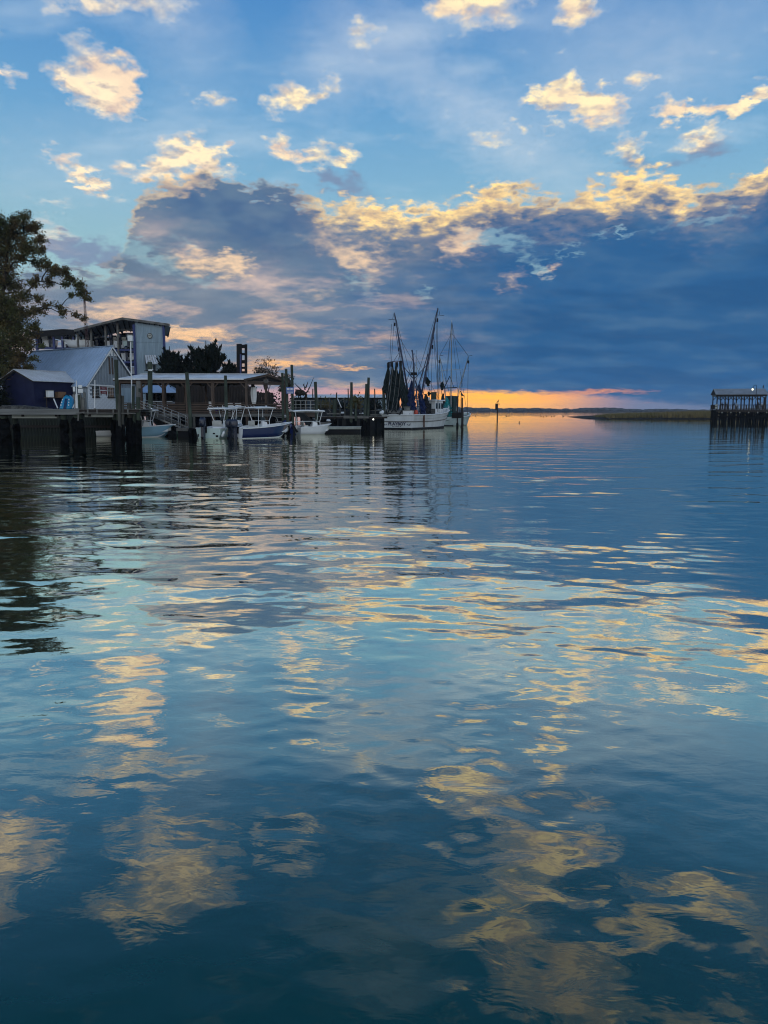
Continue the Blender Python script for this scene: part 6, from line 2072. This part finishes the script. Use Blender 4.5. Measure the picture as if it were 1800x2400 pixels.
def trawler2():
    st = W(1042, 997, 134)
    r = thing('second_trawler', 'smaller pale green trawler with teal net moored beyond the white one', 'trawler', (st.x, 134, 0), RAD(66))
    rg = trawl_rings(13.0, 3.7, 1.55, 2.3, 15)
    m = mat('pale_green_hull', (.44, .52, .49), .5, .2, .6)
    MB().loft(rg).build('hull', m, r)
    MB().add(rg[0], [tuple(range(9))]).build('transom', m, r)
    MB().box((-.05, -1.6, -.3), (-.01, 1.6, .14)).build('waterline_band', M_BLACK, r)
    MB().loft([[(p[0][0], p[0][1] - .05, p[0][2] - .45), (p[0][0], -p[0][1] + .05, p[0][2] - .45)] for p in rg]).build('deck', M_GREYW, r)
    for kk in (0, 8):
        MB().tube([p[kk] for p in rg], .08, 5).build('cap_rail', M_WHITE, r)
    MB().tube([(-.04, -.9, 1.0), (-.04, 0, .85), (-.04, .9, 1.0)], .03, 5).build('name_arc', M_BLACK, r)
    MB().box((3.6, -.35, 1.1), (6.2, 1.2, 5.2)).build('wheelhouse', mat('dark_green_house', (.02, .045, .04), .6, .2, 1), r)
    for z in (2.3, 3.1, 3.9):
        MB().beam((3.57, -.2, z), (3.57, 1.05, z), .06, .3).build('window', M_GLASS, r)
    MB().tube([(3.2, 0, 1.2), (3.2, 0, 10.0), (3.2, 0, 18.2)], [.13, .10, .05], 7).build('mast', M_MASTW, r)
    MB().beam((3.2, -2.0, 9.8), (3.2, 2.0, 9.6), .05).build('yard', M_MASTW, r)
    for s, tip in ((1, (3.5, 2.3, 12.2)), (-1, (3.5, -3.0, 12.0))):
        MB().tube([(3.5, s * .9, 2.6), (3.5, s * 1.25, 6.0), tip], [.10, .09, .05], 6).build('outrigger', M_MASTW, r)
        MB().beam(tip, (tip[0], tip[1] - .7, tip[2] + .1), .06).build('tip_board', M_BLACK, r)
        MB().cbox((tip[0], tip[1], tip[2] - 1.0), (.25, .3, .5)).build('pulley_block', M_BLACK, r)
        wires(r, 'rigging_wire', [(tip, (3.2, 0, 16.0)), (tip, (.4, s * 1.5, 1.6)), (tip, (9.0, s * 1.2, 1.8)), (tip, (3.4, tip[1], 2.0))], .03)
    wires(r, 'rigging_wire', [((3.2, 0, 18.0), (3.2, 1.7, 1.6)), ((3.2, 0, 18.0), (3.2, -1.7, 1.6)), ((3.2, 0, 18.0), (12.5, 0, 2.3)), ((3.2, 0, 18.0), (.2, .3, 1.6)), ((3.2, -2.0, 9.8), (3.2, -1.7, 2.0)), ((3.2, 2.0, 9.6), (3.2, 1.7, 2.0)), ((3.2, 0, 15.0), (.2, -1.0, 1.6))], .026)
    netbundle(r, [(1.2, .1, 5.0), (1.2, .0, 4.0), (1.2, .1, 3.0), (1.0, .2, 2.2)], [.08, .42, .80, .95], M_TEAL, 11, 'teal_net')
    netbundle(r, [(1.6, .9, 5.6), (1.6, 1.0, 4.0), (1.5, 1.0, 2.0)], [.1, .45, .55], M_NET, 12)
    netbundle(r, [(1.2, -.6, 2.6), (1.0, -.5, 2.0), (1.0, -.3, 1.5)], [.2, .6, .7], M_TEAL, 13, 'teal_net')
    netbundle(r, [(2.0, 1.2, 7.6), (2.0, 1.3, 6.9), (2.0, 1.2, 6.2)], [.1, .4, .15], M_NET, 14)
    MB().beam((2.2, -1.4, 6.6), (2.2, 1.6, 6.5), .14).build('cross_spar', M_BLACK, r)
    MB().beam((2.2, .9, 6.6), (2.2, -.1, 8.6), .10).build('derrick', M_BLACK, r)
    MB().beam((2.2, -.9, 6.5), (2.2, -.1, 8.6), .06).build('derrick', M_BLACK, r)
trawler2()
# beam across the two outer pilings
c0, c1 = W(1060, 974, 126), W(1085, 973, 124)
r = thing('mooring_beam', 'dark timber beam spanning the two pilings at the open water', 'beam', tuple((c0 + c1) / 2))
block('beam', r, M_TIMBD, c0, c1, .3, .9)
block('fender_block', r, M_TIMBD, c1 + Vector((-.1, -.3, -.3)), c1 + Vector((-.1, -.3, -3.2)), .3, .3)

# ------------------------------------------------------------------ birds
def bird_mesh(standing=True):
    mb = MB()
    rings = []
    for (x, z, w, h) in ((-.30, .02, .02, .015), (-.18, .02, .06, .04), (-.05, .02, .10, .08), (.08, .05, .10, .09), (.16, .12, .055, .06), (.21, .19, .05, .05), (.27, .20, .045, .04), (.33, .185, .014, .014), (.40, .175, .004, .004)):
        rings.append([(x, w * math.cos(2 * math.pi * k / 8), z + h * math.sin(2 * math.pi * k / 8)) for k in range(8)])
    mb.loft(rings, True, True)
    if standing:
        for s in (-.04, .04):
            mb.tube([(.02, s, -.04), (.03, s, -.22)], .012, 4)
        mb.v = [(x, y, z + .22) for x, y, z in mb.v]
        t = RAD(28)
        mb.v = [(x * math.cos(t) - (z - .2) * math.sin(t) if z > .18 else x, y, .2 + x * math.sin(t) + (z - .2) * math.cos(t) if z > .18 else z) for x, y, z in mb.v]
    return mb
BM = bird_mesh().mesh('perched_bird', M_BIRD, True)
BG = bird_mesh().mesh('perched_gull', M_GULL, True)
BF = bird_mesh(False).mesh('floating_bird', M_BIRD, True)
def bird(loc, label, me=None, s=1.0, rz=0.0, group=None):
    o = bpy.data.objects.new('bird', me or BM)
    COL.objects.link(o)
    o.location = loc
    o.scale = (s, s, s)
    o.rotation_euler = (0, 0, rz)
    return tag(o, label, 'bird', group)
bird(T_B2 + Vector((-.05, 0, -.01)), 'dark bird standing upright on the piling at the open water', s=1.9, rz=2.4)
bird(T_LAMP + Vector((.1, 0, -.01)), 'grey gull standing on the thick tall piling', BG, .9, .3)
q = np.random.default_rng(77)
for px, py in ((1115, 974), (1187, 974.5), (1193, 974), (1268, 975), (1274, 976), (1281, 974.5), (1293, 975), (1299, 974.5), (1320, 975), (1217, 989), (1424, 981), (1428, 981.3)):
    Yd = 2.6 * 1803 / (py - 961.5)
    bird((W(px, py, Yd).x, Yd, .06), 'small dark bird floating far out on the creek', BF, 2.0 if py < 985 else 1.1, q.uniform(0, 6), 'birds floating far out')

# ------------------------------------------------------------------ channel marker
def marker():
    Y = 234.0
    b = W(1165.5, 983, Y)
    r = thing('channel_marker', 'dark channel marker pole with a square board and a bird nest on top', 'channel marker', (b.x, Y, 0))
    t = W(1166, 946, Y)
    MB().tube([(b.x, Y, -1), t], [.20, .17], 8).build('pole', M_TIMBD, r, world=True)
    s = Y / FPX
    c = W(1164, 953, Y - .25)
    MB().cbox(c, (6.5 * s, .08, 14 * s)).build('board', M_DARK, r, world=True)
    MB().beam(W(1161, 946.5, Y), W(1172, 947, Y), .35, .15).build('perch', M_TIMBD, r, world=True)
    bird(W(1167, 945.6, Y), 'large dark bird perched on the channel marker', s=2.1, rz=.6)
marker()

# ------------------------------------------------------------------ right pier with its shelter
def pier():
    A = W(1679, 962, 187); A.z = 0
    dv = Vector((1.0, -.20, 0)).normalized()
    bk = Vector((.20, 1.0, 0)).normalized()
    zd = zs(958.5, 187) - .25
    r = thing('fishing_pier', 'timber fishing pier on dark pilings at the right edge', 'pier', tuple(A))
    Lp, wd = 27.0, 6.5
    def p(a, b, z): return A + dv * a + bk * b + Vector((0, 0, z))
    n = 34
    for k in range(n):
        a = Lp * (k + .5) / n
        block('deck_board', r, M_TIMBD, p(a, 0, zd), p(a, wd, zd), Lp / n - .03, .08)
    for b in (0, wd):
        block('rim_joist', r, M_TIMBD, p(0, b, zd - .25), p(Lp, b, zd - .25), .12, .4)
    for k in range(14):
        a = .3 + k * 2.0
        for b in (.3, 1.7, 3.2, 4.7, 6.2):  # inner rows added as shading for the space under the deck
            MB().tube([p(a + random.uniform(-.25, .25), b, -1), p(a + random.uniform(-.08, .08), b, zd - .1)], random.uniform(.17, .24), 7).build('piling', M_OYS, r, world=True)
    for k in range(13):
        block('cross_brace', r, M_OYS, p(.3 + 2 * k, .1, zd - .6), p(2.3 + 2 * k, .1, .6), .12, .3)
        block('cross_brace', r, M_OYS, p(.3 + 2 * k, 6.3, .6), p(2.3 + 2 * k, 6.3, zd - .6), .12, .3)
    block('stringer', r, M_OYS, p(0, .2, 1.2), p(Lp, .2, 1.2), .2, .5)
    for k in range(14):
        block('brace_end', r, M_WALE, p(1.3 + k * 2.0, -.02, zd - .75), p(1.3 + k * 2.0, -.02, zd - .45), .22, .06)
    # railing
    zr = zd + 1.22
    for b in (0, wd):
        block('top_rail', r, M_TIMBD, p(0, b, zr), p(Lp, b, zr), .16, .10)
        block('lower_rail', r, M_TIMBD, p(0, b, zd + .22), p(Lp, b, zd + .22), .08, .10)
        for k in range(14):
            block('rail_post', r, M_TIMBD, p(.05 + k * 2.05, b, zd), p(.05 + k * 2.05, b, zr + .02), .14, .14)
    for k in range(74):
        a = .3 + k * .36
        block('picket', r, M_GREYW if k % 3 else M_TIMBD, p(a, .03, zd + .2), p(a, .03, zr - .05), .10, .05)
    for k in range(12):
        block('end_picket', r, M_TIMBD, p(.02, .3 + k * .5, zd + .2), p(.02, .3 + k * .5, zr - .05), .10, .05)
    block('end_rail', r, M_TIMBD, p(0, 0, zr), p(0, wd, zr), .16, .10)
    for k, zz in ((0, .55), (1, 1.15)):
        MB().cbox(p(-.1, -.15, zd + zz), (.62, .05, .48)).build('notice', M_WALE, r, world=True)
    # shelter
    s = thing('pier_shelter', 'open pier shelter with a pale pitched roof and curved braces', 'shelter', tuple(p(6, 3, zd)))
    Ls = 11.3
    ze = zs(924.5, 187); zt = zs(911.5, 188)
    y0, y1 = .8, 5.4
    M_SHR = mat('pale_shingle', (.24, .27, .30), .7, .25, 1.0, col2=(.17, .19, .21))
    for a0, b0 in ((y0 - .6, (y0 + y1) / 2), (y1 + .6, (y0 + y1) / 2)):
        MB().prism([p(-.3, a0, ze - .05), p(Ls + .3, a0, ze - .05), p(Ls + .1, b0, zt), p(-.3, b0, zt)], (0, 0, .10)).build('roof', M_SHR, s, world=True)
    # hipped dark gable at the creek end
    MB().prism([p(-.3, y0 - .6, ze - .03), p(-.3, y1 + .6, ze - .03), p(-.3, (y0 + y1) / 2, zt - .02)], (.06, 0, 0)).build('gable_end', M_DARK, s, world=True)
    for b in (y0, y1):
        block('top_plate', s, M_TIMBD, p(0, b, ze - .25), p(Ls, b, ze - .25), .2, .40)
        for k in range(7):
            a = .2 + k * (Ls - .4) / 6
            block('post', s, M_TIMBD, p(a, b, zd), p(a, b, ze - .1), .2, .2)
            for sg in (-1, 1):
                if 0 < a + sg * .8 < Ls:
                    block('brace', s, M_TIMBD, p(a, b, ze - 1.35), p(a + sg * .85, b, ze - .42), .14, .14)
    for a in (0, Ls):
        block('end_plate', s, M_GREYW if a == 0 else M_TIMBD, p(a, y0, ze - .25), p(a, y1, ze - .25), .2, .36)
    MB().box((-.01, -.01, -.01), (.01, .01, .01))
    block('end_wall', s, M_TIMBD, p(Ls - .6, y0 + .3, zd + 1.6), p(Ls - .1, y0 + .3, zd + 1.6), .08, 2.9)
    # lamp
    b = W(1771, 945, 181)
    lp = thing('pier_lamp', 'lit gooseneck lamp on the pier above the shelter roof', 'street lamp', (b.x, 181, zd))
    sc = 181 / FPX
    tz = zs(906, 181)
    pts = [(b.x, 181, zd), (b.x, 181, tz)] + [(b.x - 3.5 * sc * (1 - math.cos(t)), 181, tz + 3.5 * sc * math.sin(t)) for t in np.linspace(.3, math.pi, 8)] + [(b.x - 7 * sc, 181, zs(909, 181))]
    MB().tube(pts, .055, 6).build('gooseneck_pole', M_BLACK, lp, world=True)
    c = W(1763.6, 911.5, 181)
    MB().tube([c + Vector((0, 0, .28)), c + Vector((0, 0, .08))], [.09, .24], 10).build('lamp_shade', M_BLACK, lp, world=True)
    MB().ball(tuple(c + Vector((0, -.05, -.12))), (.18, .18, .23)).build('bulb', M_LIT, lp, world=True, smooth=True)
    return p, zd
PP, PZ = pier()

# ------------------------------------------------------------------ people on the pier
def person(loc, rz, label, shirt, trousers, lean=0.0, arm=.3, hair=None, sit=0.0, h=1.0):
    r = thing('person', label, 'person', tuple(loc), rz, 'people on the pier')
    J = {'pelvis': (0, 0, .93), 'chest': (.02 + lean * .35, 0, 1.30), 'neck': (.02 + lean * .50, 0, 1.47), 'head0': (.03 + lean * .55, 0, 1.56), 'head1': (.05 + lean * .6, 0, 1.70)}
    V = [J['pelvis'], (lean * .15, 0, 1.10), J['chest'], J['neck'], J['head0'], J['head1']]
    R = [(.16, .13), (.15, .12), (.17, .12), (.065, .065), (.095, .085), (.10, .085)]
    E = [(0, 1), (1, 2), (2, 3), (3, 4), (4, 5)]
    for s in (1, -1):
        k = len(V)
        V += [(0, s * .11, .86), (.03, s * .12, .48), (0, s * .12, .09), (.12, s * .13, .04)]
        R += [(.095, .09), (.065, .065), (.045, .045), (.045, .03)]
        E += [(0, k), (k, k + 1), (k + 1, k + 2), (k + 2, k + 3)]
        k = len(V)
        cx = J['chest'][0]
        V += [(cx, s * .20, 1.38), (cx + .08 + arm * .1, s * .24, 1.10), (cx + .10 + arm * .55, s * .20, .92 + arm * .35), (cx + .12 + arm * .70, s * .19, .90 + arm * .40)]
        R += [(.065, .065), (.048, .048), (.035, .035), (.035, .03)]
        E += [(2, k), (k, k + 1), (k + 1, k + 2), (k + 2, k + 3)]
    me = bpy.data.meshes.new('body')
    me.from_pydata(V, E, [])
    o = bpy.data.objects.new('body', me)
    COL.objects.link(o)
    o.parent = r
    o.scale = (h, h, h)
    md = o.modifiers.new('skin', 'SKIN')
    sv = me.skin_vertices[0].data
    for i, (a, b) in enumerate(R):
        sv[i].radius = (a, b)
    sv[0].use_root = True
    ss = o.modifiers.new('sub', 'SUBSURF')
    ss.levels = ss.render_levels = 1
    me.materials.append(shirt)
    # trousers and hair over the body
    tr = MB()
    for s in (1, -1):
        tr.tube([(0, s * .10, .98), (.0, s * .11, .86), (.03, s * .12, .48), (.0, s * .12, .10)], [.15, .115, .085, .07], 8)
    t = tr.build('trousers', trousers, r, smooth=True)
    t.scale = (h, h, h)
    hd = MB().ball((J['head1'][0] - .015, 0, 1.69), (.115, .10, .12), 8, 6)
    hh = hd.build('hair', hair or M_BLACK, r, smooth=True)
    hh.scale = (h, h, h)
    fc = MB().ball((J['head1'][0] + .055, 0, 1.635), (.06, .07, .09), 8, 6)
    f = fc.build('face', M_SKIN, r, smooth=True)
    f.scale = (h, h, h)
    return r
C_DK = mat('dark_cloth', (.018, .020, .028), .85, .2, 5)
C_WH = mat('pale_cloth', (.45, .46, .47), .8, .1, 5)
C_BL = mat('blue_cloth', (.03, .10, .32), .8, .1, 5)
C_GY = mat('grey_cloth', (.12, .12, .13), .85, .2, 5)
for a, b, rz, lb, sh, tr, ln_, ar, h in (
    (1.2, 1.6, -1.2, 'person in dark clothes leaning on the pier rail, leftmost of the group', C_DK, C_DK, .3, .5, .97), (1.75, 1.9, -1.6, 'person in dark jacket standing second in the pier group', C_DK, C_GY, .05, .3, 1.0),
    (2.3, 1.4, -1.5, 'taller person in black standing in the middle of the pier group', C_DK, C_DK, .05, .2, 1.05), (2.85, 1.7, -2.0, 'person in grey turned left, rightmost of the pier group', C_GY, C_DK, .1, .6, .98),
    (3.9, 1.3, .3, 'person bending forward over the pier rail in dark clothes', C_DK, C_DK, .9, .7, .98), (4.85, 1.8, -1.5, 'person in a pale shirt standing by a middle shelter post', C_WH, C_GY, .0, .2, 1.0),
    (9.0, .9, -2.4, 'person in a blue shirt leaning at the right end of the shelter', C_BL, C_DK, .35, .4, .96), (9.7, 1.6, -1.6, 'tall person in dark clothes right of the lamp post on the pier', C_DK, C_DK, .0, .3, 1.06),
    (10.4, 1.2, -1.8, 'person in a pale top at the right end of the shelter', C_WH, C_DK, .05, .2, 1.0)):
    person(PP(a, b, PZ + .045), rz, lb, sh, tr, ln_, ar, None, 0, h)
bird(PP(11.0, 3.1, zs(911.5, 188) + .09), 'dark bird on the right end of the shelter roof', BM, 1.5, 1.0)

# ------------------------------------------------------------------ marsh island and far shore
def marsh():
    q = np.random.default_rng(13)
    mb = MB()
    rings = []
    n = 60
    for i in range(n + 1):
        f = i / n
        x = W(1383, 981, 248).x + f * 150
        w = min(1, f * 9) ** .7
        y0 = 246 - 8 * min(1, f * 3) - 6 * f + q.uniform(-.6, .6)
        h = .15 + .65 * w
        rings.append([(x, y0 - 1.5, -.3), (x, y0, h * .45), (x, y0 + 4, h + q.uniform(-.1, .1)), (x, y0 + 60 * w + 3, h), (x, y0 + 120 * w + 6, -.3)])
    mb.loft(rings)
    o = mb.build('marsh_island', M_MUD)
    struct(o)
    V, F = [], []
    for k in range(26000):
        f = q.uniform(0.03, 1) ** 1.0
        w = min(1, f * 9) ** .7
        x = W(1383, 981, 248).x + f * 150
        y0 = 246 - 8 * min(1, f * 3) - 6 * f
        d = abs(q.normal()) * 14 * w + .4
        if d > 60 * w:
            continue
        h = (.15 + .65 * w) * min(1, .45 + d / 4 * .55)
        H = (1.05 + .55 * w + .25 * math.sin(x * .13) + .2 * math.sin(x * .05 + 2)) * q.uniform(.7, 1.1) * min(1, .45 + f * 12)
        a = q.uniform(0, math.pi)
        bx, by = math.cos(a) * .13, math.sin(a) * .13
        lx, ly = q.normal() * .18, q.normal() * .18
        b = len(V)
        V += [(x - bx, y0 + d - by, h - .15), (x + bx, y0 + d + by, h - .15), (x + lx, y0 + d + ly, h + H)]
        F.append((b, b + 1, b + 2))
    me = bpy.data.meshes.new('marsh_grass')
    me.from_pydata(V, [], F)
    me.materials.append(M_MARSH)
    o = bpy.data.objects.new('marsh_grass', me)
    COL.objects.link(o)
    o['label'] = 'olive brown marsh grass covering the low island'
    o['category'] = 'grass'
    struct(o, 'stuff')
marsh()

def far_shore():
    q = np.random.default_rng(17)
    # low land under the woods
    mb = MB().add([(-2500, 1560, .4), (4200, 1560, .4), (4200, 2600, .6), (-2500, 2600, .6)], [(0, 1, 2, 3)])
    mb.add([(-2500, 1556, -.4), (4200, 1556, -.4), (4200, 1560, .4), (-2500, 1560, .4)], [(0, 1, 2, 3)])
    struct(mb.build('far_shore', M_MUD))
    V, F = [], []
    def env(x):
        return 7.6 + 1.6 * math.sin(x * .006 + 1) + 1.0 * math.sin(x * .017) + .7 * math.sin(x * .041 + 2)
    for k in range(1500):
        x = q.uniform(-900, 2100)
        y = 1575 + abs(q.normal()) * 60
        h = env(x) * q.uniform(.7, 1.12)
        w = q.uniform(5, 13)
        b = len(V)
        m_, n_ = 5, 7
        for i in range(m_):
            t = math.pi * (i + .35) / (m_ + .2)
            for j in range(n_):
                rr = w * math.sin(t) * q.uniform(.8, 1.15)
                V.append((x + rr * math.cos(2 * math.pi * j / n_), y + rr * math.sin(2 * math.pi * j / n_), .4 + h * (.5 - .5 * math.cos(t)) * q.uniform(.92, 1.06)))
        for i in range(m_ - 1):
            for j in range(n_):
                F.append((b + i * n_ + j, b + i * n_ + (j + 1) % n_, b + (i + 1) * n_ + (j + 1) % n_, b + (i + 1) * n_ + j))
        F.append(tuple(b + (m_ - 1) * n_ + j for j in range(n_)))
    me = bpy.data.meshes.new('distant_woods')
    me.from_pydata(V, [], F)
    me.materials.append(M_FAR)
    o = bpy.data.objects.new('distant_woods', me)
    COL.objects.link(o)
    o['label'] = 'low line of distant woods along the far shore'
    o['category'] = 'woods'
    struct(o, 'stuff')
far_shore()


# ------------------------------------------------------------------ evening air
def haze():
    mb = MB().box((-3200, -60, -1.4), (4600, 2900, 24.0))
    o = mb.build('haze', None)
    m = bpy.data.materials.new('evening_haze')
    m.use_nodes = True
    nt = m.node_tree
    nt.nodes.clear()
    out = nt.nodes.new('ShaderNodeOutputMaterial')
    v = nt.nodes.new('ShaderNodeVolumePrincipled')
    v.inputs['Color'].default_value = (.80, .88, 1.0, 1)
    v.inputs['Density'].default_value = 0.00015
    nt.links.new(v.outputs[0], out.inputs['Volume'])
    o.data.materials.append(m)
    o['label'] = 'thin evening haze over the whole creek'
    o['category'] = 'haze'
    struct(o, 'stuff')
haze()
